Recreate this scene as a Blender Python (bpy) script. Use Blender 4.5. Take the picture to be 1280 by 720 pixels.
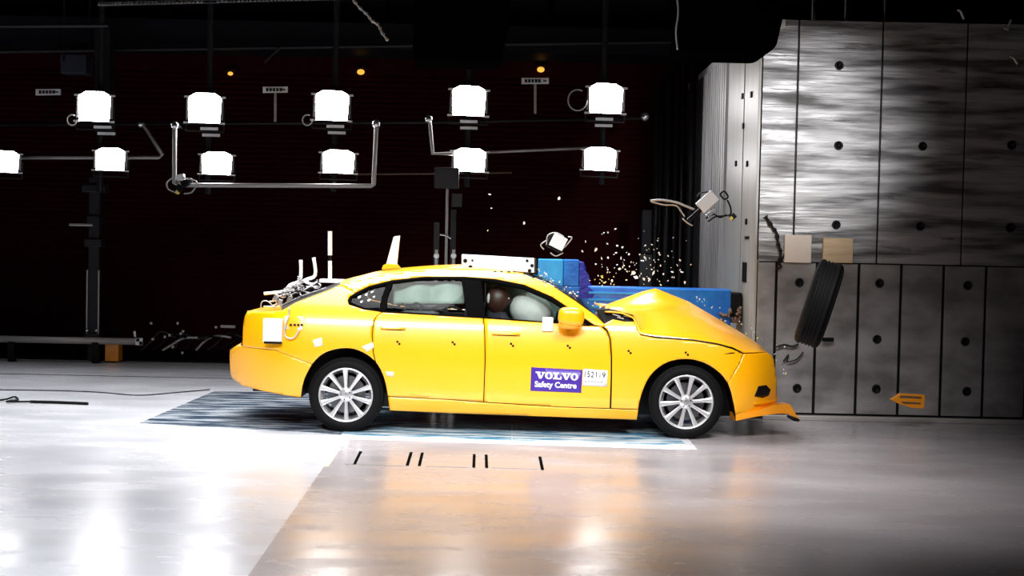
import bpy, bmesh, math, random
from mathutils import Vector, Matrix, Euler
for o in list(bpy.data.objects): bpy.data.objects.remove(o)
SC = bpy.context.scene
COL = SC.collection
R = math.radians
# ------------------------------------------------------------------ camera
F = 1740.0; CAM = Vector((0, -12.0, 1.7)); TH = math.atan(60 / F); RO = 0.021
fw = Vector((0, math.cos(TH), -math.sin(TH))); r0 = Vector((1, 0, 0)); u0 = Vector((0, math.sin(TH), math.cos(TH)))
rt = r0 * math.cos(RO) + u0 * math.sin(RO); up = u0 * math.cos(RO) - r0 * math.sin(RO)
cd = bpy.data.cameras.new('camera'); cam = bpy.data.objects.new('camera', cd); COL.objects.link(cam)
m = Matrix((rt, up, -fw)).transposed().to_4x4(); m.translation = CAM; cam.matrix_world = m
cd.sensor_width = 36; cd.lens = F / 1280 * 36; cd.clip_end = 100
SC.camera = cam
# ------------------------------------------------------------------ view, world
vs = SC.view_settings; vs.view_transform = 'Standard'; vs.look = 'None'; vs.gamma = 1; vs.use_curve_mapping = False
vs.exposure = 0.0
W = bpy.data.worlds.new('world'); SC.world = W; W.use_nodes = True
W.node_tree.nodes['Background'].inputs[0].default_value = (0.02, 0.022, 0.03, 1)
W.node_tree.nodes['Background'].inputs[1].default_value = 0.25
# ------------------------------------------------------------------ lights out of view: overhead banks, then added fills and spots
LAMP_GLOW = 30.0
def area(name, loc, target, sx, sy, watts, color=(1, 1, 1), spread=180):
    d = bpy.data.lights.new(name, 'AREA'); d.shape = 'RECTANGLE'; d.size = sx; d.size_y = sy
    d.energy = watts; d.color = color; d.spread = R(spread)
    o = bpy.data.objects.new(name, d); COL.objects.link(o); o.location = loc
    o.rotation_euler = (Vector(target) - Vector(loc)).to_track_quat('-Z', 'Y').to_euler(); return o
def spot(name, loc, target, watts, angle, blend, size=.3, color=(1, 1, 1)):
    d = bpy.data.lights.new(name, 'SPOT'); d.energy = watts; d.spot_size = R(angle); d.spot_blend = blend
    d.shadow_soft_size = size; d.color = color
    o = bpy.data.objects.new(name, d); COL.objects.link(o); o.location = loc
    o.rotation_euler = (Vector(target) - Vector(loc)).to_track_quat('-Z', 'Y').to_euler(); return o
area('key_bank', (-1.6, -7.6, 5.4), (-0.8, 0.2, 0.3), 3.6, 1.4, 84, (1, .98, .96), 46)
area('top_bank', (-0.6, 1.6, 5.8), (-0.4, 1.3, 0), 4.4, 1.8, 130, (1, 1, 1), 62)
area('left_bank', (-5.2, 0.9, 5.8), (-4.4, 0.7, 0), 4.0, 10.0, 270, (.97, .98, 1), 75)
area('near_left_fill', (-3.0, -6.4, 5.6), (-2.6, -5.6, 0), 3.5, 2.5, 95, (.97, .98, 1), 70)  # unseen fill, added to brighten the near left floor
area('front_fill', (2.2, -5.6, 5.6), (1.4, -1.4, 0), 2.5, 1.6, 78, (1, .96, .94), 50)  # unseen fill, added to brighten the car nose and concrete
spot('wall_spot', (3.05, -5.0, 3.25), (2.85, 1.6, 2.70), 1150, 22, 1.0, .2)  # unseen spot, added to make the bright patch on the block
spot('face_spot', (-1.0, 1.5, 5.0), (2.38, 4.5, 2.9), 420, 30, 1, .3)  # unseen spot, added to brighten the ribbed impact face
# ------------------------------------------------------------------ pixel rays -> world points
def P(px, py, Y):
    d = fw + rt * ((px - 640) / F) - up * ((py - 360) / F)
    return CAM + d * ((Y - CAM.y) / d.y)
def G(px, py, z=0.0):
    d = fw + rt * ((px - 640) / F) - up * ((py - 360) / F)
    return CAM + d * ((z - CAM.z) / d.z)
# ------------------------------------------------------------------ materials
def mat(name, col, rough=.5, metal=0, coat=0, emit=None, es=0, noise=None, bump=None, spec=.5):
    """noise=(colour2, scale xyz, contrast lo, hi)  bump=(scale xyz, strength)"""
    M = bpy.data.materials.new(name); M.use_nodes = True; nt = M.node_tree; b = nt.nodes['Principled BSDF']
    b.inputs['Base Color'].default_value = (*col, 1); b.inputs['Roughness'].default_value = rough
    b.inputs['Metallic'].default_value = metal; b.inputs['Coat Weight'].default_value = coat
    b.inputs['Coat Roughness'].default_value = .06; b.inputs['Specular IOR Level'].default_value = spec
    if emit: b.inputs['Emission Color'].default_value = (*emit, 1); b.inputs['Emission Strength'].default_value = es
    tc = None
    def coords(sc):
        nonlocal tc
        if tc is None: tc = nt.nodes.new('ShaderNodeTexCoord')
        mp = nt.nodes.new('ShaderNodeMapping'); mp.inputs['Scale'].default_value = sc
        nt.links.new(tc.outputs['Object'], mp.inputs[0]); n = nt.nodes.new('ShaderNodeTexNoise')
        n.inputs['Scale'].default_value = 1; n.inputs['Detail'].default_value = 6; nt.links.new(mp.outputs[0], n.inputs['Vector']); return n
    if noise is None: noise = (tuple(c * .9 for c in col), (3, 3, 3), .35, .65)
    n = coords(noise[1]); rp = nt.nodes.new('ShaderNodeValToRGB')
    rp.color_ramp.elements[0].position = noise[2]; rp.color_ramp.elements[1].position = noise[3]
    rp.color_ramp.elements[0].color = (*noise[0], 1); rp.color_ramp.elements[1].color = (*col, 1)
    nt.links.new(n.outputs['Fac'], rp.inputs[0]); nt.links.new(rp.outputs[0], b.inputs['Base Color'])
    if bump:
        n2 = coords(bump[0]); bp = nt.nodes.new('ShaderNodeBump'); bp.inputs['Strength'].default_value = bump[1]; bp.inputs['Distance'].default_value = .02
        nt.links.new(n2.outputs['Fac'], bp.inputs['Height']); nt.links.new(bp.outputs[0], b.inputs['Normal'])
    return M
def var_rough(M, sc, lo, hi):
    nt = M.node_tree; b = nt.nodes['Principled BSDF']; tc = nt.nodes.new('ShaderNodeTexCoord'); mp = nt.nodes.new('ShaderNodeMapping')
    mp.inputs['Scale'].default_value = sc; n = nt.nodes.new('ShaderNodeTexNoise'); n.inputs['Detail'].default_value = 5; n.inputs['Scale'].default_value = 1
    mr = nt.nodes.new('ShaderNodeMapRange'); mr.inputs[1].default_value = .3; mr.inputs[2].default_value = .7; mr.inputs[3].default_value = lo; mr.inputs[4].default_value = hi
    nt.links.new(tc.outputs['Object'], mp.inputs[0]); nt.links.new(mp.outputs[0], n.inputs['Vector']); nt.links.new(n.outputs['Fac'], mr.inputs[0]); nt.links.new(mr.outputs[0], b.inputs['Roughness'])
    return M
PILM = mat('pillar_black', (.003, .003, .003), 1, spec=0)
YEL = mat('yellow_paint', (.95, .42, .001), .32, coat=.5, noise=((.92, .40, .001), (.8, .8, .8), .3, .7))
ORA = mat('orange_paint', (.95, .33, .01), .35, coat=.5)
BLK = mat('black_plastic', (.004, .004, .005), .4, spec=.18)
DRK = mat('dark_interior', (.02, .02, .022), .6)
RUB = mat('tyre_rubber', (.0055, .0055, .006), .6, spec=.07, bump=((60, 60, 60), .2))
ALU = mat('rim_alloy', (.78, .78, .80), .28, metal=.75)
DISC = mat('brake_steel', (.16, .16, .17), .35, metal=.9)
CHR = mat('bright_metal', (.7, .7, .72), .25, metal=.9)
GRY = mat('grey_tube', (.45, .43, .42), .45, metal=.3)
DGR = mat('dark_grey_metal', (.022, .022, .025), .5, metal=.3, spec=.3)
WHT = mat('white_plastic', (.85, .86, .88), .4)
WPA = mat('white_paint', (.88, .88, .88), .5)
BAG = mat('airbag_cloth', (.62, .63, .62), .8, noise=((.48, .51, .50), (6, 6, 6), .4, .7), bump=((14, 14, 14), .4))
MINT = mat('curtain_cloth', (.36, .44, .39), .8, noise=((.27, .35, .31), (5, 5, 5), .4, .7), bump=((9, 9, 9), .4))
DUM = mat('dummy_skin', (.040, .013, .008), .45)
SHIRT = mat('dummy_shirt', (.02, .018, .03), .8)
PUR = mat('purple_sticker', (.045, .012, .28), .4)
BLUE = mat('blue_painted_steel', (.008, .19, .66), .35, coat=.2, noise=((.004, .11, .5), (7, 2, 5), .35, .7), bump=((30, 10, 30), .25))
LBLUE = mat('light_blue_steel', (.03, .40, .80), .4, noise=((.01, .25, .7), (5, 5, 5), .3, .7))
NBLUE = mat('navy_foam_face', (.004, .012, .34), .5, bump=((30, 30, 30), .8))
PLY = mat('plywood', (.72, .55, .36), .6, noise=((.58, .42, .25), (3, 3, 18), .35, .65))
CREAM = mat('cream_board', (.78, .70, .62), .6)
STEEL = mat('brushed_steel_plate', (.48, .475, .48), .42, metal=.4, noise=((.10, .095, .095), (1.0, .7, 9.0), .38, .58), bump=((2.2, 2.2, 34), .35))
var_rough(STEEL, (1.6, 1, 8), .22, .6)
STEEL2 = mat('dull_steel_plate', (.36, .35, .35), .5, metal=.3, noise=((.17, .163, .163), (2, 2, 3.5), .36, .62), bump=((6, 6, 12), .3))
PALE = mat('pale_steel_edge', (.46, .47, .45), .4, metal=.1, noise=((.36, .36, .34), (8, 8, .8), .3, .7))
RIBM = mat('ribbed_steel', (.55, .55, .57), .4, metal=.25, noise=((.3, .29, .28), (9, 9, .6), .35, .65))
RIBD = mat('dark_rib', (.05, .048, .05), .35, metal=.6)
WALLM = mat('shutter_paint', (.034, .0028, .005), .7, noise=((.022, .0018, .003), (.6, .6, 1.2), .3, .7), spec=.03)
NAVYM = mat('blue_black_cladding', (.007, .008, .013), .6, spec=.2)
CEILM = mat('ceiling_black', (.001, .001, .0012), 1, spec=0)
CONC = mat('polished_concrete', (.36, .34, .355), .3, noise=((.255, .235, .245), (.5, 1.3, 1), .3, .7), bump=((2.5, 9, 1), .04)); var_rough(CONC, (1.2, 3, 1), .16, .34)
EPOX = mat('white_epoxy', (.60, .61, .64), .25, noise=((.50, .51, .56), (.5, 1.2, 1), .3, .7), bump=((2.0, 7, 1), .04)); var_rough(EPOX, (1.0, 2.6, 1), .18, .34)
PITG = mat('pit_cover_blue', (.72, .80, .84), .12, noise=((.08, .26, .42), (2.2, 11, 1), .42, .60), bump=((5, 22, 1), .2))  # pale streaks paint reflections and light from below into the glass colour
PITD = mat('pit_cover_slate', (.50, .56, .62), .12, noise=((.05, .075, .12), (2.0, 10, 1), .44, .62), bump=((5, 22, 1), .2))  # pale marbling here is reflected light, painted into the base colour
WLINE = mat('white_strip', (.85, .87, .88), .25)
YLINE = mat('yellow_line_paint', (.62, .62, .45), .4)
BRN = mat('brown_scrap', (.14, .08, .05), .7, bump=((40, 40, 40), .8))
GLO = mat('lamp_face', (1, 1, 1), .5, emit=(1, .985, 1), es=LAMP_GLOW)
AMB = mat('amber_lamp', (1, .5, .1), .5, emit=(1, .45, .06), es=1.2)
GLASSBIT = mat('glass_fragment', (.92, .92, .90), .15)
YBIT = mat('yellow_fragment', (.95, .72, .18), .3)
def glass(name, tint, alpha):
    M = bpy.data.materials.new(name); M.use_nodes = True; nt = M.node_tree; nt.nodes.clear()
    o = nt.nodes.new('ShaderNodeOutputMaterial'); mx = nt.nodes.new('ShaderNodeMixShader'); t = nt.nodes.new('ShaderNodeBsdfTransparent'); g = nt.nodes.new('ShaderNodeBsdfGlossy')
    t.inputs[0].default_value = (*tint, 1); g.inputs['Roughness'].default_value = .03; mx.inputs[0].default_value = alpha
    nt.links.new(t.outputs[0], mx.inputs[1]); nt.links.new(g.outputs[0], mx.inputs[2]); nt.links.new(mx.outputs[0], o.inputs[0]); return M
GLS = glass('car_glass', (.86, .92, .90), .018)
WSH = glass('windshield_glass', (.75, .82, .80), .35)
# ------------------------------------------------------------------ mesh helpers
def obj(name, bm, M, parent=None, smooth=False, solid=0, bev=0, label=None, kind=None):
    me = bpy.data.meshes.new(name)
    if parent is not None and parent.parent is not None: off = parent.parent.location + parent.location
    elif parent is not None: off = parent.location
    else: off = None
    if off is not None: bmesh.ops.translate(bm, verts=bm.verts, vec=-off)
    bm.to_mesh(me); bm.free()
    for mm in (M if isinstance(M, (list, tuple)) else [M]): me.materials.append(mm)
    if smooth:
        for p in me.polygons: p.use_smooth = True
    o = bpy.data.objects.new(name, me); COL.objects.link(o); o.parent = parent
    if solid:
        s = o.modifiers.new('solid', 'SOLIDIFY'); s.thickness = solid; s.offset = -1
    if bev:
        b = o.modifiers.new('bevel', 'BEVEL'); b.width = bev; b.segments = 2; b.limit_method = 'ANGLE'
    if label: o['label'] = label
    if kind: o['kind'] = kind
    return o
def tag(o, label, cat, group=None, kind=None):
    o['label'] = label; o['category'] = cat
    if group: o['group'] = group
    if kind: o['kind'] = kind
    return o
def struct(name, bm, M, **k): return obj(name, bm, M, kind='structure', **k)
def thing(name, label, cat, loc, group=None):
    o = bpy.data.objects.new(name, None); o.empty_display_size = .1; COL.objects.link(o); o.location = loc
    return tag(o, label, cat, group)
def solo(name, bm, M, label, cat, group=None, **k):
    """one-mesh thing; origin moved to the centre of the base"""
    lo = Vector((min(v.co.x for v in bm.verts), min(v.co.y for v in bm.verts), min(v.co.z for v in bm.verts)))
    hi = Vector((max(v.co.x for v in bm.verts), max(v.co.y for v in bm.verts), max(v.co.z for v in bm.verts)))
    c = Vector(((lo.x + hi.x) / 2, (lo.y + hi.y) / 2, lo.z)); bmesh.ops.translate(bm, verts=bm.verts, vec=-c)
    o = obj(name, bm, M, **k); o.location = c; return tag(o, label, cat, group)
def box(bm, a, b, mtx=None):
    a, b = Vector(a), Vector(b); vs_ = []
    for x in (a.x, b.x):
        for y in (a.y, b.y):
            for z in (a.z, b.z):
                v = Vector((x, y, z)); vs_.append(bm.verts.new(mtx @ v if mtx else v))
    for f in ((0, 1, 3, 2), (4, 6, 7, 5), (0, 4, 5, 1), (2, 3, 7, 6), (0, 2, 6, 4), (1, 5, 7, 3)): bm.faces.new([vs_[i] for i in f])
def BX(a, b, mtx=None):
    bm = bmesh.new(); box(bm, a, b, mtx); bmesh.ops.recalc_face_normals(bm, faces=bm.faces); return bm
def cbox(c, s, rot=None):
    c = Vector(c); s = Vector(s) / 2; m = Matrix.Translation(c) @ (rot.to_4x4() if rot else Matrix.Identity(4)); return BX(-s, s, m)
def tube(bm, pts, r, n=8, cap=True):
    pts = [Vector(p) for p in pts]; rr = r if isinstance(r, (list, tuple)) else [r] * len(pts); rings = []; pn = None
    for i, p in enumerate(pts):
        t = (pts[min(i + 1, len(pts) - 1)] - pts[max(i - 1, 0)]).normalized()
        if pn is None: pn = t.cross(Vector((0, 0, 1)) if abs(t.z) < .9 else Vector((1, 0, 0))).normalized()
        pn = (pn - t * pn.dot(t)).normalized(); q = t.cross(pn)
        rings.append([bm.verts.new(p + (pn * math.cos(2 * math.pi * k / n) + q * math.sin(2 * math.pi * k / n)) * rr[i]) for k in range(n)])
    for a, b in zip(rings, rings[1:]):
        for k in range(n): bm.faces.new((a[k], a[(k + 1) % n], b[(k + 1) % n], b[k]))
    if cap:
        bm.faces.new(rings[0][::-1]); bm.faces.new(rings[-1])
def TB(pts, r, n=8):
    bm = bmesh.new(); tube(bm, pts, r, n); bmesh.ops.recalc_face_normals(bm, faces=bm.faces); return bm
def lathe(bm, prof, n=48, mtx=None):
    """prof: (radius, y) revolved about the Y axis"""
    rings = []
    for (r, y) in prof:
        ring = []
        for k in range(n):
            a = 2 * math.pi * k / n; v = Vector((r * math.cos(a), y, r * math.sin(a))); ring.append(bm.verts.new(mtx @ v if mtx else v))
        rings.append(ring)
    for a, b in zip(rings, rings[1:]):
        for k in range(n): bm.faces.new((a[k], a[(k + 1) % n], b[(k + 1) % n], b[k]))
    return rings
def ball(c, rx, ry, rz, rot=None, sub=3):
    bm = bmesh.new(); bmesh.ops.create_icosphere(bm, subdivisions=sub, radius=1)
    m = Matrix.Translation(Vector(c)) @ (rot.to_4x4() if rot else Matrix.Identity(4)) @ Matrix.Diagonal((rx, ry, rz, 1)); bm.transform(m); return bm
def cr(pts, n=4, closed=False):
    """Catmull-Rom through the points"""
    out = []; N = len(pts)
    for i in range(N - 1):
        p0, p1, p2, p3 = pts[max(i - 1, 0)], pts[i], pts[i + 1], pts[min(i + 2, N - 1)]
        for k in range(n):
            t = k / n
            out.append(tuple(.5 * (2 * p1[j] + (p2[j] - p0[j]) * t + (2 * p0[j] - 5 * p1[j] + 4 * p2[j] - p3[j]) * t * t + (3 * p1[j] - p0[j] - 3 * p2[j] + p3[j]) * t ** 3) for j in range(len(p1))))
    out.append(tuple(pts[-1])); return out
def copy_tree(o, parent=None):
    c = o.copy(); COL.objects.link(c)
    if parent: c.parent = parent
    for ch in list(o.children): copy_tree(ch, c)
    return c
def interp(x, tab):
    if x <= tab[0][0]: return tab[0][1]
    for (a, b), (c, d) in zip(tab, tab[1:]):
        if x <= c:
            t = (x - a) / (c - a); return b + (d - b) * t
    return tab[-1][1]

# ================================================================== THE SETTING
BACK = 8.0
pB = G(430, 547); pA = G(310, 720); dAB = (pA - pB) / (pA.y - pB.y); pN = pB + dAB * (-14 - pB.y)
pC = G(872, 562)
def poly_floor(name, pts, M, parent=None, z=0, th=.1):
    bm = bmesh.new(); f = bm.faces.new([bm.verts.new((p[0], p[1], z)) for p in pts]); bmesh.ops.recalc_face_normals(bm, faces=bm.faces)
    if f.normal.z < 0: f.normal_flip()
    r = bmesh.ops.extrude_face_region(bm, geom=[f]); bmesh.ops.translate(bm, verts=[v for v in r['geom'] if isinstance(v, bmesh.types.BMVert)], vec=(0, 0, -th))
    bmesh.ops.recalc_face_normals(bm, faces=bm.faces); return obj(name, bm, M, parent)
floor = poly_floor('floor', [(-13, -14), (pN.x, -14), (pB.x, pB.y), (pC.x, pC.y), (pC.x, BACK), (-13, BACK)], EPOX); floor['kind'] = 'structure'
floor['label'] = 'white glossy epoxy floor left of the test track'
cb = poly_floor('concrete_bay', [(pN.x, -14), (9, -14), (9, BACK), (pC.x, BACK), (pC.x, pC.y), (pB.x, pB.y)], CONC, floor); cb['label'] = 'brown-grey polished concrete bay'
# yellow line along the border of the two floors
def strip_on_floor(name, a, b, w, M, z0=0.0, z1=.003, parent=None):
    a, b = Vector(a), Vector(b); d = (b - a); d.z = 0; n = Vector((-d.y, d.x, 0)).normalized() * w / 2
    bm = bmesh.new(); vs_ = [bm.verts.new((p.x, p.y, z)) for z in (z0, z1) for p in (a - n, b - n, b + n, a + n)]
    for f in ((0, 1, 2, 3), (4, 5, 6, 7), (0, 1, 5, 4), (1, 2, 6, 5), (2, 3, 7, 6), (3, 0, 4, 7)): bm.faces.new([vs_[i] for i in f])
    bmesh.ops.recalc_face_normals(bm, faces=bm.faces); return obj(name, bm, M, parent)
strip_on_floor('border_line', pB + dAB * -.1, pB + dAB * -1.5, .07, YLINE, parent=floor)
# camera-pit cover beneath the car: panes set 2 mm proud
def quad_floor(name, q, M, parent, z=.004):
    o = poly_floor(name, q, M, parent, z=z, th=z + .0); return o
fl, nl, nr, fr = G(268, 489), G(174, 529), G(860, 557), G(800, 500)
nm = G(427, 543.5)
xm_far = G(470, 493)
q1 = [fl, nl, nm, xm_far]
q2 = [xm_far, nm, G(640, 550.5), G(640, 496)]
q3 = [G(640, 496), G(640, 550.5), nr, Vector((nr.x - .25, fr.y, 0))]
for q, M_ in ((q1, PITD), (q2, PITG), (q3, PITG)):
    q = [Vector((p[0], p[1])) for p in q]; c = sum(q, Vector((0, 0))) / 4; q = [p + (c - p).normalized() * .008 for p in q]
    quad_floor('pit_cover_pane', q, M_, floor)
strip_on_floor('pit_frame_strip', G(427, 547), G(862, 560.5), .13, WLINE, parent=floor)
# hatch with black slots in front of the pit
hx = [(447, 573), (511.5, 574), (526, 574.5), (592.5, 576.5), (608, 577), (676.5, 579.5)]
SLOT = mat('slot_black', (.003, .003, .003), 1, spec=0)
for (x0, x1) in ((432, 505), (532, 588), (613, 672)):
    a, b = G(x0, 567 + (x0 - 432) * .026), G(x1, 567 + (x1 - 432) * .026); c, d = G(x1, 581 + (x1 - 432) * .024), G(x0, 581 + (x0 - 432) * .024)
    poly_floor('hatch_plate', [a, b, c, d], CONC, floor, z=.004, th=.004)
for i, (x, y) in enumerate(hx):
    sl = [7, 4.5, 3.5, .5, -.5, -3][i] * .55
    strip_on_floor('hatch_slot', G(x + sl, y - 8), G(x - sl, y + 8), .022, SLOT, 0, .006, floor)
# groove, cable marks on the left floor
strip_on_floor('floor_groove', G(-40, 466.5), G(300, 473.5), .035, BLK, 0, .003, floor)
solo('floor_cable', TB([G(x, y, .006) for x, y in cr([(-20, 487), (60, 488), (120, 490), (172, 494), (215, 491), (262, 487)], 5)], .006, 6), DGR,
     'thin dark cable lying across the white floor at far left', 'cable')
bm = bmesh.new(); tube(bm, [G(x, y, .015) for x, y in [(38, 502), (75, 503), (110, 504.5)]], .014, 8); tube(bm, [G(x, y, .02) for x, y in cr([(-8, 501), (8, 499), (18, 496), (22, 500), (8, 502), (38, 502)], 4)], .010, 6)
bmesh.ops.recalc_face_normals(bm, faces=bm.faces)
solo('tow_hook', bm, BLK, 'black tow rod with a looped end lying on white floor', 'rod')
# back wall: roller-shutter slats
struct('wall_back', BX((-13, BACK, 0), (9, BACK + .2, 7)), WALLM)
bm = bmesh.new()
zz = 1.0
while zz < 4.0:
    box(bm, (-11, BACK - .025, zz), (8, BACK, zz + .055)); zz += .075
obj('shutter_slats', bm, WALLM, bpy.data.objects['wall_back'], kind='stuff')
struct('wall_left', BX((-13.2, -14, 0), (-13, BACK, 7)), CEILM)
struct('wall_right', BX((9, -14, 0), (9.2, BACK, 7)), CEILM)
struct('wall_front', BX((-13, -14.2, 0), (9, -14, 7)), CEILM)
struct('ceiling', BX((-13, -14, 7), (9, BACK, 7.2)), CEILM)
bm = BX((-13, 7.0, 4.25), (9, BACK - .03, 4.6)); struct('trim_1', bm, NAVYM)
for i in range(9):
    x = -11 + i * 2.3; obj('cladding_panel', BX((x, 7.6, 4.62), (x + 2.24, 7.66, 6.6)), NAVYM, bpy.data.objects['trim_1'])
# dark rubber strip at the rear of the hall
poly_floor('dark_mat', [(-13, 6.25), (1.5, 6.25), (1.5, BACK - .03), (-13, BACK - .03)], BLK, floor, z=.02, th=.02)

# ================================================================== CRASH BLOCK
BY = 1.6; BXX = P(945, 300, BY).x; ZT = P(1000, 24, BY).z; ZM = P(1000, 328, BY).z
blk = thing('crash_block', 'huge steel-plated concrete crash block the yellow car runs into', 'block', (BXX, BY, 0))
obj('core', BX((BXX + .03, BY + .03, 0), (8.6, 7.4, ZT - .02)), BLK, blk)
def X_(px, y=300): return P(px, y, BY).x
def plate(x0, x1, z0, z1, M, n='steel_plate'):
    obj(n, BX((x0 + .008, BY, z0 + .006), (x1 - .008, BY + .03, z1 - .006)), M, blk, bev=.004)
ups = [BXX, X_(996, 150), X_(1101, 150), X_(1207, 150), X_(1313, 150), X_(1420, 150), 6.9]
for a, b in zip(ups, ups[1:]): plate(a, b, ZM, ZT, STEEL)
los = [BXX, X_(969, 400), X_(1019.5, 400), X_(1072, 400), X_(1125, 400), X_(1178, 400), X_(1231, 400), X_(1284, 400), X_(1340, 400), X_(1420, 400), 6.9]
for i, (a, b) in enumerate(zip(los, los[1:])): plate(a + .004 + (.004 if i else 0), b - .004, .06, ZM, STEEL2)
obj('base_rail', BX((BXX + .1, BY - .07, 0), (6.9, BY + .03, .045)), GRY, blk, bev=.006)
ring = bmesh.new(); lathe(ring, [(.030, 0), (.044, -.012), (.036, -.022), (.022, -.014), (.018, .0), (.0005, .0)], 14)
bmesh.ops.recalc_face_normals(ring, faces=ring.faces); proto = None
for (x, y) in [(1049, 82), (1048, 182), (1045, 281), (1153, 183), (1150, 283), (1264, 182), (1262, 285), (999, 353), (1099, 354), (1209, 357), (1096, 424), (1206, 427), (996, 485), (1095, 486), (1208, 489)]:
    p = P(x, y, BY - .001)
    if proto is None:
        me = bpy.data.meshes.new('bolt_socket'); ring.to_mesh(me); ring.free(); me.materials.append(BLK)
        o = proto = bpy.data.objects.new('bolt_socket', me)
        for q in me.polygons: q.use_smooth = True
    else: o = proto.copy()
    COL.objects.link(o); o.parent = blk; o.location = p - blk.location
    n2 = o.copy() if False else None
    obj('bolt_head', cbox(p + Vector((.002, -.012, 0)), (.018, .012, .018), Euler((0, .6, 0)).to_matrix()), CHR, o) if False else None
# impact face: pale edge plates then ribbed steel
yb = P(925, 300, 2.6).y
def ydep(px): return BXX * F / (px - 640) - 12
for (p0, p1, M_) in ((943, 926, PALE), (925, 906, PALE)):
    obj('edge_plate', BX((BXX - .012, ydep(p0) if p0 < 943 else BY, .02), (BXX + .03, ydep(p1) - .01, ZT)), M_, blk, bev=.004)
bm = BX((BXX + .0, ydep(905), .02), (BXX + .03, 7.3, ZT)); obj('face_sheet', bm, RIBM, blk)
n = 22
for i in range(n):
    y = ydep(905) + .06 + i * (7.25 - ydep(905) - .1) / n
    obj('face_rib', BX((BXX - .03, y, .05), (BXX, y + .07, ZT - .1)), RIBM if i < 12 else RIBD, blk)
for (x, y) in ((924, 121), (932, 205), (933, 277), (935, 119), (918, 205), (926, 158)):
    t = ydep(x); z = 1.7 + (306 - y) * (t + 12) / F
    obj('face_bolt', BX((BXX - .03, t - .03, z - .03), (BXX - .012, t + .03, z + .03)), BLK, blk, bev=.005)
for (x, y, h) in ((934, 297, .03), (932, 340, .2)):
    t = ydep(x); z = 1.7 + (306 - y) * (t + 12) / F
    obj('edge_slot', BX((BXX - .02, t - .12, z - h / 2), (BXX - .011, t + .12, z + h / 2)), BLK, blk)
# things on the block
solo('cream_board', cbox(P(997, 311, BY - .03), (.26, .05, .27)), CREAM, 'cream board square on steel block, left of plywood square', 'board', bev=.004)
solo('plywood_square', cbox(P(1047, 313, BY - .03), (.29, .05, .24)), PLY, 'tan plywood square fixed on the steel crash block', 'board', bev=.004)
solo('wall_tag', cbox(P(977, 29, BY - .01), (.07, .012, .07)), WHT, 'small white tag at top corner of the steel block', 'tag')
bm = bmesh.new(); tube(bm, [P(x, y, BY - .04) for x, y in cr([(957, 270), (965, 283), (971, 292), (973, 306), (976, 316), (974, 332)], 4)], [.012 + .012 * (i % 3 == 0) for i in range(21)], 6)
tube(bm, [P(x, y, BY - .04) for x, y in cr([(984, 310), (979, 322), (972, 327), (977, 333), (970, 336)], 4)], .009, 6)
bmesh.ops.recalc_face_normals(bm, faces=bm.faces)
solo('dangling_cable', bm, BLK, 'black knotted cable dangling on steel block beside cream board', 'cable', smooth=True)
bm = bmesh.new(); tube(bm, [P(x, y, BY - .05) for x, y in cr([(970, 434), (980, 431), (990, 433), (998, 430)], 3)], .012, 6); tube(bm, [P(x, y, BY - .05) for x, y in cr([(979, 452), (986, 443), (984, 452), (996, 449), (1004, 440)], 3)], .008, 6)
bmesh.ops.recalc_face_normals(bm, faces=bm.faces)
solo('torn_wire', bm, DGR, 'torn dark wire bits flying off the car nose', 'wire')
solo('black_shard', cbox(P(1035, 424.5, BY - .08), (.11, .02, .04)), BLK, 'small black rectangular shard near the flying tyre', 'debris')
# dark vertical pipes left of the impact face
for i, (x, y0, w, Y) in enumerate([(868, 70, .05, 6.2), (856, 75, .03, 6.6), (848, 80, .035, 6.8), (838, 90, .06, 7.1), (829, 100, .03, 7.2), (824, 110, .05, 7.3)]):
    a = P(x, y0, Y); solo('wall_pipe', TB([(a.x, Y, 0), (a.x, Y, a.z)], w, 10), RIBD if i % 2 else DGR,
                          ['widest dark pipe beside the ribbed impact face', 'slim dark vertical pipe second from the impact face', 'dark vertical pipe third left of the impact face', 'thick dark pipe fourth left of the impact face', 'slim dark pipe fifth left of the impact face', 'leftmost dark pipe of the row before the block'][i], 'pipe', 'dark vertical pipes by the block', smooth=True)
a = P(800, 262, 6.4); b = P(814, 360, 6.4)
t = thing('control_post', 'dark grey post cabinet standing behind the flying glass', 'cabinet', (a.x, 6.4, 0))
obj('body', BX((a.x, 6.3, 0), (b.x, 6.5, 1.55)), DGR, t, bev=.01); obj('head', BX((a.x + .02, 6.3, 1.56), (b.x - .02, 6.5, a.z)), NAVYM, t, bev=.01)
# pipes above the block
for i, x in enumerate((1017, 1058, 1107)):
    a = P(x, 22, 2.2); solo('riser_pipe', TB([(a.x, 2.2, ZT - .015), (a.x, 2.2, 6.95)], .02, 8), GRY, ['left thin grey riser pipe rising above the block', 'middle thin grey riser pipe rising above the block', 'right thin grey riser pipe rising above the block'][i], 'pipe', 'riser pipes on the block')

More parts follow.
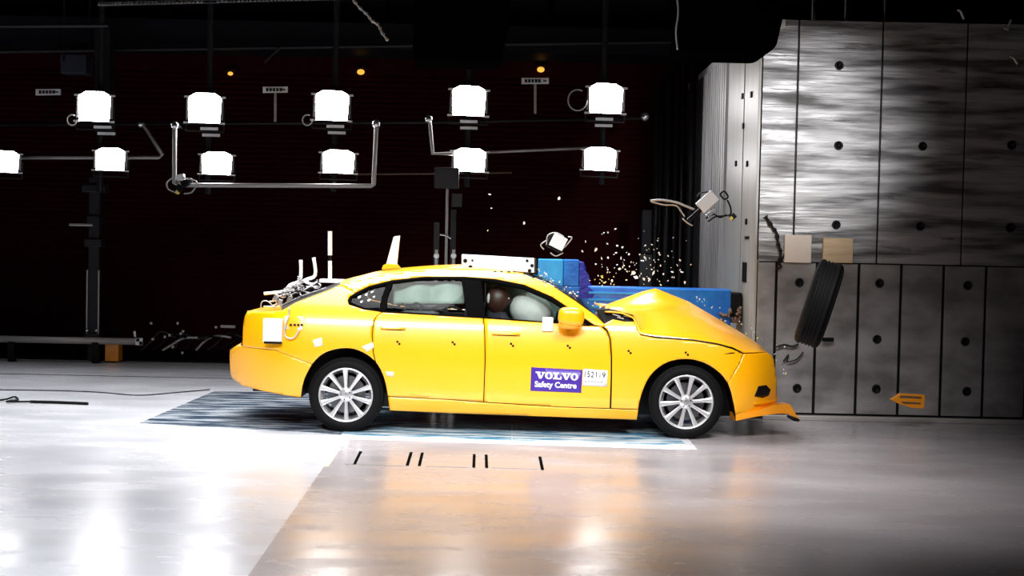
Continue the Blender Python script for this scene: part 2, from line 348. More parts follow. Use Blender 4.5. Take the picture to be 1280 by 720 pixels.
# ================================================================== BLUE BARRIER
t = thing('barrier_trolley', 'blue steel barrier beam standing behind the crumpled car bonnet', 'barrier', (1.78, 2.35, 0))
a = P(672, 360, 2.15); b = P(928, 360, 2.15)
obj('beam', BX((a.x, 2.15, .85), (BXX - .14, 2.5, P(820, 360, 2.15).z)), BLUE, t, bev=.015)
obj('foot', BX((1.70, 2.2, 0), (1.86, 2.45, .85)), BLUE, t, bev=.01)
zb = P(820, 360, 2.15).z; zt = P(700, 324.5, 2.15).z; xa, xb, xc = P(673, 340, 2.15).x, P(704, 340, 2.15).x, P(724, 340, 2.15).x
obj('crush_box', BX((xa, 2.15, zb), (xb, 2.5, zt)), LBLUE, t, bev=.008, label='light blue box section')
obj('crush_box', BX((xb + .004, 2.15, zb), (xc, 2.5, zt)), BLUE, t, bev=.008)
bm = bmesh.new(); random.seed(4)
N1 = 7; N2 = 6; grid = []
for i in range(N1):
    row = []
    for j in range(N2):
        z = zb - .12 + (zt - zb + .10) * i / (N1 - 1); y = 2.14 + .36 * j / (N2 - 1)
        x = xc + .02 + .14 * (1 - i / (N1 - 1)) + random.uniform(-.035, .035) ; row.append(bm.verts.new((x, y, z)))
    grid.append(row)
back = [[bm.verts.new((xc + .002, v.co.y, v.co.z)) for v in row] for row in grid]
for i in range(N1 - 1):
    for j in range(N2 - 1):
        bm.faces.new((grid[i][j], grid[i][j + 1], grid[i + 1][j + 1], grid[i + 1][j]))
for i in range(N1 - 1):
    bm.faces.new((grid[i][0], grid[i + 1][0], back[i + 1][0], back[i][0])); bm.faces.new((grid[i][-1], back[i][-1], back[i + 1][-1], grid[i + 1][-1]))
for j in range(N2 - 1): bm.faces.new((grid[-1][j], grid[-1][j + 1], back[-1][j + 1], back[-1][j]))
bmesh.ops.recalc_face_normals(bm, faces=bm.faces)
obj('crumpled_face', bm, NBLUE, t, label='crumpled navy blue end face')
for k in range(3):
    y_ = zb - .07 - .07 * k; obj('rib', BX((xc + .1, 2.135, y_), (BXX - .9 + .2 * k, 2.15, y_ + .02)), LBLUE, t)
obj('joint', BX((BXX - .14, 2.18, .9), (BXX - .02, 2.45, zb - .03)), BLK, t, bev=.02, label='black end joint')
bm = bmesh.new(); random.seed(9)
for k in range(26):
    p = P(random.uniform(900, 940), random.uniform(385, 425), 2.1); p.x = min(p.x, BXX - .06)
    box(bm, (-.03, -.012, -.012), (.03, .012, .012), Matrix.Translation(p) @ Euler((random.random() * 6, random.random() * 6, random.random() * 6)).to_matrix().to_4x4())
solo('scrap_cluster', bm, BRN, 'brown torn scraps spraying between car nose and block', 'debris', kind='stuff')

# ================================================================== THE CAR
ST = [(.10, .16), (.20, .095), (.26, .06), (.34, .035), (.45, .015), (.58, .002), (.70, .0), (.80, .008), (.90, .025), (.97, .045), (1.03, .075), (1.08, .11), (1.18, .19), (1.28, .275), (1.36, .355), (1.42, .43), (1.5, .52)]
def sbase(z):
    return sum(w * interp(z + k * .022, ST) for k, w in ((-3, 1), (-2, 3), (-1, 5), (0, 6), (1, 5), (2, 3), (3, 1))) / 24
def S(x, z):
    zr = z + .015 * x
    y = sbase(zr)
    if x < -1.75: y += .42 * (min(-1.75 - x, .78) / .70) ** 2.3
    if x > 1.76: y += .34 * ((x - 1.76) / .58) ** 2.4
    return y
def SP(px, py):
    y = .05
    for _ in range(8):
        p = P(px, py, y); y = S(p.x, p.z)
    return P(px, py, y)
CW = 1.88
car = thing('car', 'crumpled yellow saloon car hitting the steel block', 'car', (-.05, .94, 0))
def inset_poly(pts, d):
    n = len(pts); ar = sum(pts[i][0] * pts[(i + 1) % n][1] - pts[(i + 1) % n][0] * pts[i][1] for i in range(n)); s = 1 if ar > 0 else -1; out = []
    for i in range(n):
        a, b, c = Vector(pts[i - 1]), Vector(pts[i]), Vector(pts[(i + 1) % n])
        e1 = (b - a).normalized(); e2 = (c - b).normalized(); n1 = Vector((-e1.y, e1.x)) * s; n2_ = Vector((-e2.y, e2.x)) * s
        q = n1 + n2_
        q = q.normalized() if q.length > .05 else n1
        out.append(tuple(b + q * d))
    return out
def surf_poly(xz, d_in=.0018, off=0, step=.045, mirror=False, fn=S):
    xz = inset_poly(xz, d_in) if d_in else xz
    bm = bmesh.new(); bm.faces.new([bm.verts.new((p[0], 0, p[1])) for p in xz])
    xs = [p[0] for p in xz]; zs = [p[1] for p in xz]
    if step:
        k = math.floor(min(xs) / step) + 1
        while k * step < max(xs): bmesh.ops.bisect_plane(bm, geom=bm.verts[:] + bm.edges[:] + bm.faces[:], plane_co=(k * step, 0, 0), plane_no=(1, 0, 0)); k += 1
        k = math.floor(min(zs) / step) + 1
        while k * step < max(zs): bmesh.ops.bisect_plane(bm, geom=bm.verts[:] + bm.edges[:] + bm.faces[:], plane_co=(0, 0, k * step), plane_no=(0, 0, 1)); k += 1
    bmesh.ops.triangulate(bm, faces=bm.faces)
    for f in bm.faces:
        f.normal_update()
        if f.normal.y > 0: f.normal_flip()
    for v in bm.verts:
        v.co.y = fn(v.co.x, v.co.z) + off
        if mirror: v.co.y = CW - v.co.y
    if mirror: bmesh.ops.reverse_faces(bm, faces=bm.faces)
    return bm
def side(name, px, M, label=None, off=0, solid=.012, d_in=.0018, parent=None, step=.024):
    xz = [(q.x, q.z) for q in (SP(*p) for p in px)]
    return obj(name, surf_poly(xz, d_in, off, step), M, parent or car, smooth=True, solid=solid, label=label)
archR = cr([(376, 497), (380, 475), (392, 453), (408, 440), (433, 435), (453, 440), (470, 453), (480, 472), (485, 495)], 4)
archF = cr([(796, 523), (801, 496), (812, 471), (830, 455), (852, 449), (876, 452), (897, 464), (910, 480), (917, 502), (919, 525)], 4)
def upto(c, xlim, rev=False): return [p for p in c if (p[0] <= xlim) != rev]
# rear bumper / quarter panel / doors / sill / fender / nose
side('rear_bumper', [(297, 433), (303, 433.5), (345, 438), (390, 455.5)] + [p for p in archR if p[0] < 390][::-1] + [(338, 490.5), (303, 482), (292, 474), (289, 466), (288, 443), (290, 438)], YEL, d_in=.0006)
side('quarter_panel', cr([(303, 433), (304, 410), (306, 397), (309, 391)], 3) + [(330, 390), (350, 389), (356, 386), (370, 378), (410, 363), (425, 356), (444, 366), (437, 371), (435, 375), (437, 380), (455, 386), (478, 389.5), (470, 396), (466, 404), (465, 420), (466, 440), (468.5, 451)] + [p for p in archR if 390 < p[0] < 469][::-1] + [(390, 455), (345, 437.5)], YEL, d_in=.0006)
side('rear_door', [(479, 390), (520, 392.5), (604, 397.5), (605.5, 420), (606, 450), (604, 502.5), (560, 499), (486.5, 495.5)] + [p for p in archR if p[0] > 469][::-1] + [(467, 440), (466, 420), (467, 404), (471, 396)], YEL, d_in=.0006)
side('front_door', [(605, 397.5), (680, 402), (738, 407), (752, 409), (758, 414), (762, 424), (763.5, 445), (763.5, 470), (762, 510.5), (700, 508.5), (605, 502.5), (607, 450), (606.5, 420)], YEL, d_in=.001)
side('sill', [(485, 496.5), (560, 500), (604, 503.5), (700, 509.5), (763, 511.5), (798, 513), (796, 525), (700, 521.5), (560, 516.5), (487, 513)], YEL, d_in=.002)
side('front_fender', [(753, 406), (766, 399), (781, 402), (794, 402), (801, 419), (821, 422.5), (867, 426), (897, 431), (915, 436), (929, 442.5), (926, 452), (910, 479)] + [p for p in archF if p[0] < 909.5][::-1] + [(797.5, 512), (764, 510.5), (765, 470), (765, 445), (763.5, 424), (759.5, 413)], YEL)
fog = [(948, 482.5), (958, 481), (963.5, 487), (961, 494.5), (953, 497.5), (943, 495.5)]
side('front_bumper', [(929.5, 442.5), (959, 440.5), (964, 444), (967, 449), (969, 462), (971, 475), (971, 488), (972, 500), (967, 508), (944, 515), (919.5, 518), (918, 508), (916.5, 501), (914, 490), (910.2, 479), (926.2, 452)], YEL, d_in=.0003)
side('fog_lamp_recess', fog, BLK, off=-.004, solid=.004, label='black fog lamp opening')
side('bumper_lip', [(943, 503.5), (956, 502), (970, 499.5), (971, 503), (957, 506), (943, 506.5)], YEL, off=-.014, solid=.012)
# torn lip flying forward
bm = bmesh.new(); tp = [(920, 517), (944, 514), (967, 507), (978, 505.5), (987, 505), (991, 511), (995, 518), (1000, 525), (993, 521), (984, 517), (971, 517), (944, 521), (920, 526)]
vn = [bm.verts.new(P(x, y, .10 + max(0, (x - 920)) * .0022)) for x, y in tp]; vf = [bm.verts.new(v.co + Vector((-.02, .22, -.01))) for v in vn]
bm.faces.new(vn); bm.faces.new(vf[::-1])
for i in range(len(vn)): j = (i + 1) % len(vn); bm.faces.new((vn[i], vf[i], vf[j], vn[j]))
bmesh.ops.recalc_face_normals(bm, faces=bm.faces); obj('torn_splitter', bm, ORA, car, label='torn orange-yellow bumper lip')  # orange puts the dimmer light low on the bumper into the colour
bm = bmesh.new(); tube(bm, [P(984, 520, .25), P(993, 524, .25), P(999, 525.5, .25)], [.012, .02, .012], 6); obj('torn_bracket', bm, BLK, car)
side('roof_rail', [(425, 355.5), (454, 349), (481, 343), (530, 337.5), (579, 335.5), (620, 337.5), (655, 343.5), (690, 357), (720, 377), (745, 395), (758, 407.5), (752, 408.5), (742, 405.5), (718, 389), (690, 370.5), (655, 355.5), (620, 348.5), (580, 345.5), (530, 345.5), (490, 350), (462, 357), (444, 365.5)], YEL, d_in=0)
side('window_trim', [(444.5, 366), (462, 357.5), (490, 350.5), (530, 346), (580, 346), (620, 349), (655, 356), (690, 371), (718, 389.5), (742, 406), (735, 406.5), (716, 394), (688, 376), (655, 361.5), (620, 353.5), (603, 351), (580, 349.5), (530, 349), (492, 353.5), (464, 360.5), (440, 372), (438, 378), (456, 385), (480, 388.5), (604, 396), (690, 402.5), (736, 406.8), (738, 407.5), (690, 403.8), (604, 397.8), (480, 390.3), (455, 386.8), (436, 380.5), (434.5, 375), (437, 371)], PILM, off=-.003, d_in=0, step=.09)
side('pillar_trim', [(577, 349.5), (602, 351), (606, 396.5), (584, 395)], PILM, off=-.002, d_in=0, label='black middle door pillar')
side('pillar_trim', [(484, 354), (492, 353), (485, 370), (483, 389), (474, 388), (477, 372)], PILM, off=-.002, d_in=0, label='black rear door pillar')
side('quarter_window', [(438, 378), (440, 372), (464, 360.5), (484, 354.5), (475, 388), (456, 385)], GLS, off=.012, solid=0, d_in=0)
side('rear_door_window', [(483, 389), (485, 370), (492, 353.5), (530, 349), (578, 349.5), (585, 395)], GLS, off=.012, solid=0, d_in=0)
side('front_door_window', [(602, 351), (620, 353.5), (655, 361.5), (688, 376), (716, 394), (735, 406.5), (690, 402.5), (606, 396.5)], GLS, off=.012, solid=0, d_in=0)
side('mirror_triangle', [(708, 389.5), (722, 399), (735, 406.5), (706, 404)], BLK, off=-.004, d_in=0)
# writing inside the rear quarter glass
for (x, y, w, h) in ((447, 371, 6, 5), (456, 368, 5, 4), (463, 365, 6, 3), (450, 377, 5, 4), (459, 375, 6, 4), (466, 371, 4, 3)):
    side('window_mark', [(x, y), (x + w * .7, y - 1.5), (x + w * .55, y - 1 + h * .5), (x + 1, y + h * .45)], WPA, off=.006, solid=0, d_in=0, step=0)
# whole inner panel behind the gaps, and the far side of the body
full = [(299, 436), (306, 410), (312, 393), (352, 391), (372, 380), (412, 365), (428, 358), (440, 368), (434, 376), (437, 384), (480, 394), (604, 401), (738, 411), (768, 401), (792, 404), (800, 422), (867, 428), (915, 438), (955, 443), (965, 460), (967, 500), (922, 515)] + [(p[0] * 1.0, p[1]) for p in archF[::-1]] + [(700, 519), (560, 514), (489, 510)] + archR[::-1] + [(338, 488), (303, 479), (293, 466), (293, 443)]
xz = [(q.x, q.z) for q in (SP(*p) for p in full)]
obj('inner_shell', surf_poly(xz, .004, .03, .09), BLK, car, smooth=True, solid=.008)
full2 = full[:6] + [(425, 356), (454, 349), (481, 343), (530, 337.5), (579, 335.5), (620, 337.5), (655, 343.5), (690, 357), (720, 377), (745, 395), (758, 407.5), (742, 405.5), (718, 393), (690, 376), (655, 360), (620, 353), (580, 350), (530, 350), (490, 354), (462, 361), (440, 370), (434, 376)] + full[9:]
xz = [(q.x, q.z) for q in (SP(*p) for p in full2)]
obj('far_body_side', surf_poly(xz, .004, 0, .09, mirror=True), YEL, car, smooth=True, solid=.008)
obj('far_trim', surf_poly(xz, .006, .012, .09, mirror=True), DRK, car, smooth=True, solid=.004)
# wheelhouses
for arch in (archR, archF):
    pts = [SP(*p) for p in arch]; bm = bmesh.new(); a = [bm.verts.new((p.x, p.y + .012, p.z)) for p in pts]; b = [bm.verts.new((p.x, .40, p.z)) for p in pts]
    for i in range(len(a) - 1): bm.faces.new((a[i], a[i + 1], b[i + 1], b[i]))
    bm.faces.new(b[::-1]); obj('wheel_arch_liner', bm, BLK, car, smooth=False)
# lofted top surfaces
def loft(rows, M, name, smooth=True, label=None, solid=.01):
    bm = bmesh.new(); g = [[bm.verts.new(p) for p in r] for r in rows]
    for a, b in zip(g, g[1:]):
        for i in range(len(a) - 1): bm.faces.new((a[i], b[i], b[i + 1], a[i + 1]))
    bmesh.ops.recalc_face_normals(bm, faces=bm.faces)
    if sum(f.normal.z for f in bm.faces) < 0: bmesh.ops.reverse_faces(bm, faces=bm.faces)
    return obj(name, bm, M, car, smooth=smooth, solid=solid, label=label)
def top(stations, M, name, label=None, n=10):
    rows = []
    for (px, ye, ys) in cr(stations, 8):
        e = SP(px, ye); c = P(px, ys, .94); row = []
        for k in range(2 * n + 1):
            v = k / n; vv = v if v <= 1 else 2 - v
            y = e.y + (.94 - e.y) * vv; h = math.sin(vv * math.pi / 2) ** .9
            row.append(Vector((e.x + (c.x - e.x) * vv, y if v <= 1 else CW - y, e.z + (c.z - e.z) * h)))
        rows.append(row)
    return loft(rows, M, name, label=label)
top([(425, 355.5, 351), (454, 349, 343.5), (481, 343, 337.5), (530, 337.5, 332.5), (579, 335.5, 330.5), (620, 337.5, 332.5), (655, 343.5, 338)], YEL, 'roof')
top([(655, 343.5, 338), (690, 357, 350.5), (720, 377, 369), (745, 395, 386), (757, 407, 396)], WSH, 'windshield', 'shattered windscreen')
top([(352, 389, 383), (370, 378, 372.5), (410, 363, 358), (425, 355.5, 351)], DRK, 'rear_window', 'dark rear window')
top([(309, 391, 388.5), (330, 390, 386), (352, 389, 384)], YEL, 'boot_lid')
# tail: rear face and nose face spanning the width
def span(px, M, name, label=None, bulge=-.05):
    rows = []
    for (x, y) in cr(px, 3):
        q = SP(x, y); row = []
        for k in range(13):
            t = k / 12; yy = q.y + (CW - 2 * q.y) * t; row.append(Vector((q.x + bulge * math.sin(math.pi * t) ** .7, yy, q.z)))
        rows.append(row)
    bm = bmesh.new(); g = [[bm.verts.new(p) for p in r] for r in rows]
    for a, b in zip(g, g[1:]):
        for i in range(len(a) - 1): bm.faces.new((a[i], b[i], b[i + 1], a[i + 1]))
    bmesh.ops.recalc_face_normals(bm, faces=bm.faces)
    if sum(f.normal.x for f in bm.faces) * (-1 if px[0][0] < 640 else 1) < 0: bmesh.ops.reverse_faces(bm, faces=bm.faces)
    return obj(name, bm, M, car, smooth=True, solid=.01, label=label)
span([(309, 391), (306, 397), (304, 410), (303, 433)], YEL, 'boot_rear_face')
span([(303, 433), (297, 433), (290, 438), (288, 443), (289, 466), (292, 474), (303, 482)], YEL, 'rear_bumper_face')
span([(959, 441), (964, 444), (967, 449), (969, 462), (971, 475), (971, 488), (972, 500), (967, 508)], YEL, 'front_bumper_face', bulge=-.02)
# crumpled bonnet
random.seed(3); rows = []
hs = [(756, 389, 386, 382.5), (764, 389.5, 386, 379), (778, 391, 386, 374), (792, 397, 385, 369), (801, 417, 384, 365.5), (810, 419.5, 383, 363), (820, 421, 382, 360.5), (830, 422, 382, 364.5), (840, 423, 382, 368.5), (861, 424.5, 384, 377), (880, 427, 391.5, 388), (897, 429, 401.5, 398), (916, 434, 413, 409.5), (930, 440, 421.5, 418), (945, 439.5, 430, 428), (958, 439, 438, 436.5)]
for i, (px, ye, yl, yr) in enumerate(hs):
    e = SP(px, ye); e.y += .004; l = P(px, yl, .72); r = P(px, yr, .90); half = []
    for k in range(8):
        v = k / 8; h = 1 - (1 - v) ** 1.45; j = random.uniform(-.006, .006) if k else 0
        half.append(Vector((e.x + (l.x - e.x) * v, e.y + (l.y - e.y) * v, e.z + (l.z - e.z) * h + j)))
    half.append(l)
    for k in range(1, 4): half.append(l.lerp(r, k / 3))
    row = half + [Vector((p.x, CW - p.y, p.z)) for p in half[::-1]]
    rows.append(row)
bo = loft(rows, YEL, 'bonnet', label='buckled yellow bonnet')
side('cowl_panel', [(745, 386), (762, 386), (792, 394), (804, 416), (800, 420), (780, 412), (757, 408)], BLK, off=.06, d_in=0)
for (x0, y0, x1, y1) in ((766, 393, 776, 396), (780, 395, 788, 397), (772, 397, 780, 399)):
    a = SP(x0, y0); b = SP(x1, y1); a.y += .04; b.y += .04; obj('wiper_scrap', TB([a, b], .006, 5), GRY, car)
side('bonnet_edge_trim', [(800, 417.3), (821, 420.8), (867, 424.2), (897, 429), (916, 434), (929, 441), (928, 442.2), (915, 435.8), (897, 430.8), (867, 425.8), (821, 422.3)], BLK, off=-.001, d_in=0, solid=.01, step=.1)
side('headlamp_seam', [(904, 442.5), (914, 440.5), (928, 441), (914, 442.3)], BLK, off=-.002, d_in=0, solid=.003, step=.1)
# floor pan, engine bay, boot
obj('floor_pan', BX((-1.15, .14, .22), (1.12, CW - .14, .34)), BLK, car)
obj('engine_bay', BX((.98, .42, .26), (1.75, CW - .42, .84)), BLK, car); obj('radiator_pack', BX((1.76, .5, .26), (2.12, CW - .5, .66)), BLK, car)
obj('boot_well', BX((-2.3, .42, .30), (-1.0, CW - .42, .92)), BLK, car)
for y in (.14, CW - .16): obj('door_lining', BX((-1.05, y, .3), (.98, y + .02, .97)), DRK, car)
obj('dashboard', BX((.62, .2, .72), (1.0, CW - .2, 1.0)), DRK, car, bev=.05)
obj('rear_bench', BX((-1.0, .22, .35), (-.62, CW - .22, 1.06)), DRK, car, bev=.06)
for y in (.28, 1.08):
    for (a, b) in (((-.30, y, .36), (.22, y + .5, .56)), ((-.42, y, .5), (-.26, y + .5, 1.1)), ((-.42, y + .12, 1.12), (-.33, y + .38, 1.27))):
        obj('seat_cushion' if b[2] < .6 else ('seat_back' if b[2] < 1.2 else 'headrest'), BX(a, b), DRK, car, bev=.04)
# airbags
q = P(664, 389, .50); bm = ball(q, .20, .2, .165, Euler((0, .45, 0)).to_matrix()); obj('front_airbag', bm, BAG, car, smooth=True)
q = P(632, 388, .80); 
a, b = P(489, 352, .42), P(585, 392, .42)
bm = bmesh.new(); g = []
for i in range(15):
    g.append([])
    for j in range(7):
        u = i / 14; v = j / 6; p = P(490 + 88 * u, 354 + 27 * v, .40 + .03 * math.sin(u * 14)); g[-1].append(bm.verts.new((p.x, p.y + .07 * (1 - v), p.z)))
for i in range(14):
    for j in range(6): bm.faces.new((g[i][j], g[i + 1][j], g[i + 1][j + 1], g[i][j + 1]))
obj('curtain_airbag', bm, MINT, car, smooth=True, solid=.05)
bm = bmesh.new(); g = []
for i in range(12):
    g.append([])
    for j in range(6):
        u = i / 11; v = j / 5; p = P(606 + 100 * u, 352 + 10 * u + (44 - 6 * u) * v, 1.35 + .03 * math.sin(u * 12)); g[-1].append(bm.verts.new(p))
for i in range(11):
    for j in range(5): bm.faces.new((g[i][j], g[i + 1][j], g[i + 1][j + 1], g[i][j + 1]))
obj('curtain_airbag', bm, MINT, car, smooth=True, solid=.05)
for pts in ([(497, 384), (503, 380), (512, 384), (520, 379), (527, 383), (522, 388)], [(535, 388), (548, 383), (565, 383), (577, 388)]):
    obj('cabin_cable', TB([P(x, y, .33) for x, y in cr(pts, 4)], .012, 6), BLK, car)
obj('seat_belt', TB([P(588, 380, .38), P(596, 398, .38)], .02, 6), WPA, car, label='white belt webbing')
obj('seat_belt', TB([P(597, 372, .38), P(601, 396, .38)], .016, 6), WPA, car, label='white belt webbing')
# dummy at the wheel: one skinned body
dm = thing('crash_dummy', 'dark brown crash test dummy seated behind the car window', 'dummy', (-.08, .53, .56))
def skin(name, joints, edges, M, parent, sub=2):
    me = bpy.data.meshes.new(name); me.from_pydata([Vector(j[0]) - parent.location for j in joints], edges, []); me.materials.append(M)
    o = bpy.data.objects.new(name, me); COL.objects.link(o); o.parent = parent
    sk = o.modifiers.new('skin', 'SKIN'); sk.use_smooth_shade = True
    for i, j in enumerate(joints):
        me.skin_vertices[0].data[i].radius = (j[1], j[1] * (j[2] if len(j) > 2 else 1)); me.skin_vertices[0].data[i].use_root = (i == 0)
    sb = o.modifiers.new('sub', 'SUBSURF'); sb.levels = sub; sb.render_levels = sub; return o
hd = P(623, 375, .47)
J = [((-.10, .53, .66), .13), ((-.10, .53, .85), .14), ((-.09, .53, 1.00), .12), ((hd.x - .06, .53, 1.07), .055), ((hd.x - .02, .53, hd.z - .05), .06), 
     ((-.09, .39, 1.0), .06), ((.08, .33, .84), .045), ((.30, .40, .88), .032), ((-.09, .67, 1.0), .06), ((.08, .73, .84), .045), ((.30, .66, .88), .032),
     ((.15, .45, .66), .075), ((.40, .45, .70), .06), ((.55, .45, .45), .045), ((.15, .61, .66), .075), ((.40, .61, .70), .06), ((.55, .61, .45), .045)]
skin('body', J, [(0, 1), (1, 2), (2, 3), (3, 4), (2, 5), (5, 6), (6, 7), (2, 8), (8, 9), (9, 10), (0, 11), (11, 12), (12, 13), (0, 14), (14, 15), (15, 16)], SHIRT, dm)
bm = ball(hd, .112, .085, .128); 
for v in bm.verts:
    d = v.co - hd
    if d.x > .05 and d.z < 0: v.co.x -= .02 * (-d.z / .1)
    if abs(d.y) < .02 and d.x > .06 and -.03 < d.z < .01: v.co.x += .022
    if abs(abs(d.y) - .032) < .014 and d.x > .06 and .0 < d.z < .035: v.co.x -= .010
    if abs(d.y) < .03 and d.x > .05 and -.065 < d.z < -.05: v.co.x -= .008
obj('head', bm, DUM, dm, smooth=True)
for s in (-1, 1): obj('ear', ball(hd + Vector((-.005, s * .075, -.005)), .018, .01, .03, sub=2), DUM, dm, smooth=True)
for s in (-1, 1): obj('eye', ball(hd + Vector((.088, s * .036, .018)), .012, .014, .009, sub=2), WPA, dm, smooth=True)
obj('mouth', TB([hd + Vector((.097, y, -.060)) for y in (-.028, 0, .028)], .005, 6), BLK, dm)
obj('cheek_patch', ball(hd + Vector((-.075, -.03, .01)), .03, .03, .06, sub=2), BAG, dm, smooth=True, label='white patch on the back of the head')
for hy in (.40, .66):
    for k in range(5):
        b0 = Vector((.30, hy + (k - 2) * .016, .885)); L = [.05, .07, .08, .072, .055][k]
        if k == 0: pts = [b0, b0 + Vector((.015, -.03, .01)), b0 + Vector((.04, -.04, .0))]
        else: pts = [b0, b0 + Vector((L * .6, 0, .012)), b0 + Vector((L, 0, -.01)), b0 + Vector((L * .9, 0, -.035))]
        obj('finger', TB(pts, [.011, .010, .009, .007][:len(pts)], 6), DUM, dm, smooth=True)
obj('steering_wheel', TB([Vector((.40 + .05 * math.cos(a) * .5, .53 + .18 * math.sin(a), .90 + .17 * math.cos(a))) for a in [2 * math.pi * k / 24 for k in range(25)]], .013, 6), BLK, car, smooth=True)
# door handles
for (x0, x1, y) in ((476, 507, 410.3), (615, 650, 417.3)):
    side('door_handle', [(x0, y - 2.2), (x1, y - 1), (x1, y + 1.6), (x0, y + .6)], YEL, off=-.022, solid=.016, d_in=0, step=.1)
    side('handle_recess', [(x0 + 3, y + .6), (x1 - 2, y + 1.7), (x1 - 6, y + 3.0), (x0 + 7, y + 2.0)], BLK, off=-.0015, solid=.003, d_in=0, step=.1)
# side mirror
q = P(713, 398, -.07)
def pod(c, sx, sy, sz, e=.55, rot=0):
    bm = bmesh.new(); bmesh.ops.create_icosphere(bm, subdivisions=4, radius=1)
    for v in bm.verts:
        n = v.co.normalized(); m_ = (abs(n.x) ** (2 / e) + abs(n.y) ** (2 / e) + abs(n.z) ** (2 / e)) ** (-e / 2); v.co = n * m_
    bm.transform(Matrix.Translation(c) @ Euler((0, rot, 0)).to_matrix().to_4x4() @ Matrix.Diagonal((sx, sy, sz, 1))); return bm
obj('side_mirror', pod(P(714, 396, -.07), .112, .085, .080, .6, .08), YEL, car, smooth=True)
obj('mirror_base', pod(P(711, 406.5, -.06), .095, .07, .035, .7), ORA, car, smooth=True, label='orange lower half of the mirror')
obj('mirror_arm', TB([P(711, 407, 0.0), SP(708, 406)], .02, 8), BLK, car)
a = SP(684.5, 405); obj('white_marker', cbox(a + Vector((0, -.03, 0)), (.095, .03, .12)), WHT, car, bev=.008, label='white sensor block below the window')
# target marks, tape
for (x, y) in ((498, 428.5), (567, 429), (640, 431), (711, 433.5), (787, 440), (858.5, 442)):
    k = 2.6
    side('target_mark', [(x - k, y - k), (x, y - k), (x, y), (x - k, y)], BLK, off=-.003, solid=.002, d_in=0, step=0)
    side('target_mark', [(x, y), (x + k, y), (x + k, y + k), (x, y + k)], BLK, off=-.003, solid=.002, d_in=0, step=0)
TAPE = mat('silver_tape', (.80, .72, .55), .4)
for pl in ([(391, 425), (402, 422), (404, 432), (393, 434)], [(452, 433), (466, 428), (468, 434), (459, 440)], [(482, 464), (493, 465), (492, 471), (484, 470)]):
    side('tape_patch', pl, TAPE, off=-.003, solid=.002, d_in=0, step=0, label='silver tape patch by rear wheel arch')
side('crease_shade_line', [(512, 492.5), (603, 500.3), (603, 501.1), (512, 493.3)], ORA, off=-.001, solid=.002, d_in=0, step=.1)  # thin orange strip paints the shade along the door crease
# sticker with writing
def quadmap(u, v, q): # u right, v down
    a, b, c, d = [Vector(t) for t in q]; p = (a * (1 - u) + b * u) * (1 - v) + (d * (1 - u) + c * u) * v; return (p.x, p.y)
SQ = [(664, 459), (728, 462.5), (726.5, 491), (663, 488.5)]; LQ = [(729, 461), (759.5, 463), (758.5, 483.5), (728, 482)]
st = side('sticker', SQ, PUR, off=-.003, solid=.002, d_in=0, step=.1, label='purple sticker with white lettering')
s2 = side('number_card', LQ, WHT, off=-.003, solid=.002, d_in=0, step=.1, label='white number card')
def decal(polys, q, M, name, parent, off=-.0065):
    bm = bmesh.new()
    for pl in polys:
        vs_ = []
        for (u, v) in pl:
            p = SP(*quadmap(u, v, q)); p.y += off; vs_.append(bm.verts.new(p))
        bm.faces.new(vs_)
    bmesh.ops.recalc_face_normals(bm, faces=bm.faces)
    for f in bm.faces:
        if f.normal.y > 0: f.normal_flip()
    return obj(name, bm, M, parent)
def ringpoly(cx, cy, rx, ry, ix, iy, n=20):
    out = []
    for k in range(n):
        a0, a1 = 2 * math.pi * k / n, 2 * math.pi * (k + 1) / n
        out.append([(cx + rx * math.cos(a0), cy + ry * math.sin(a0)), (cx + rx * math.cos(a1), cy + ry * math.sin(a1)), (cx + ix * math.cos(a1), cy + iy * math.sin(a1)), (cx + ix * math.cos(a0), cy + iy * math.sin(a0))])
    return out
def vpoly(x0, x1, t, b):
    w = x1 - x0; m = (x0 + x1) / 2; h = b - t
    return [[(x0 + w * .10, t + h * .1), (x0 + w * .42, t + h * .1), (m + w * .06, b - h * .32), (m + w * .04, b), (m - w * .10, b)], [(x1 - w * .26, t + h * .1), (x1 - w * .10, t + h * .1), (m + w * .12, b), (m - w * .02, b)],
            [(x0, t), (x0 + w * .5, t), (x0 + w * .5, t + h * .18), (x0, t + h * .18)], [(x1 - w * .38, t), (x1, t), (x1, t + h * .18), (x1 - w * .38, t + h * .18)]]
T_, B_ = .17, .46
polys = vpoly(.09, .28, T_, B_) + ringpoly(.35, .315, .075, .155, .030, .105) + [[(.435, T_), (.545, T_), (.545, T_ + .06), (.435, T_ + .06)], [(.46, T_), (.515, T_), (.515, B_), (.46, B_)], [(.435, B_ - .06), (.60, B_ - .06), (.60, B_), (.435, B_)], [(.575, B_ - .13), (.60, B_ - .13), (.60, B_), (.575, B_)]] + vpoly(.60, .78, T_, B_) + ringpoly(.85, .315, .075, .155, .030, .105)
decal(polys, SQ, WPA, 'lettering', st)
def text_polys(s, bold=0.02):
    cu = bpy.data.curves.new('t', 'FONT'); cu.body = s; cu.offset = bold; cu.resolution_u = 3; o = bpy.data.objects.new('t', cu); COL.objects.link(o)
    bpy.context.view_layer.update(); dg = bpy.context.evaluated_depsgraph_get(); me = bpy.data.meshes.new_from_object(o.evaluated_get(dg))
    pts = [v.co.copy() for v in me.vertices]; fs = [[(pts[i].x, pts[i].y) for i in p.vertices] for p in me.polygons]
    bpy.data.objects.remove(o); bpy.data.curves.remove(cu); bpy.data.meshes.remove(me)
    x0 = min(p[0] for f in fs for p in f); x1 = max(p[0] for f in fs for p in f); y0 = min(p[1] for f in fs for p in f); y1 = max(p[1] for f in fs for p in f)
    return [[((x - x0) / (x1 - x0), 1 - (y - y0) / (y1 - y0)) for x, y in f] for f in fs]
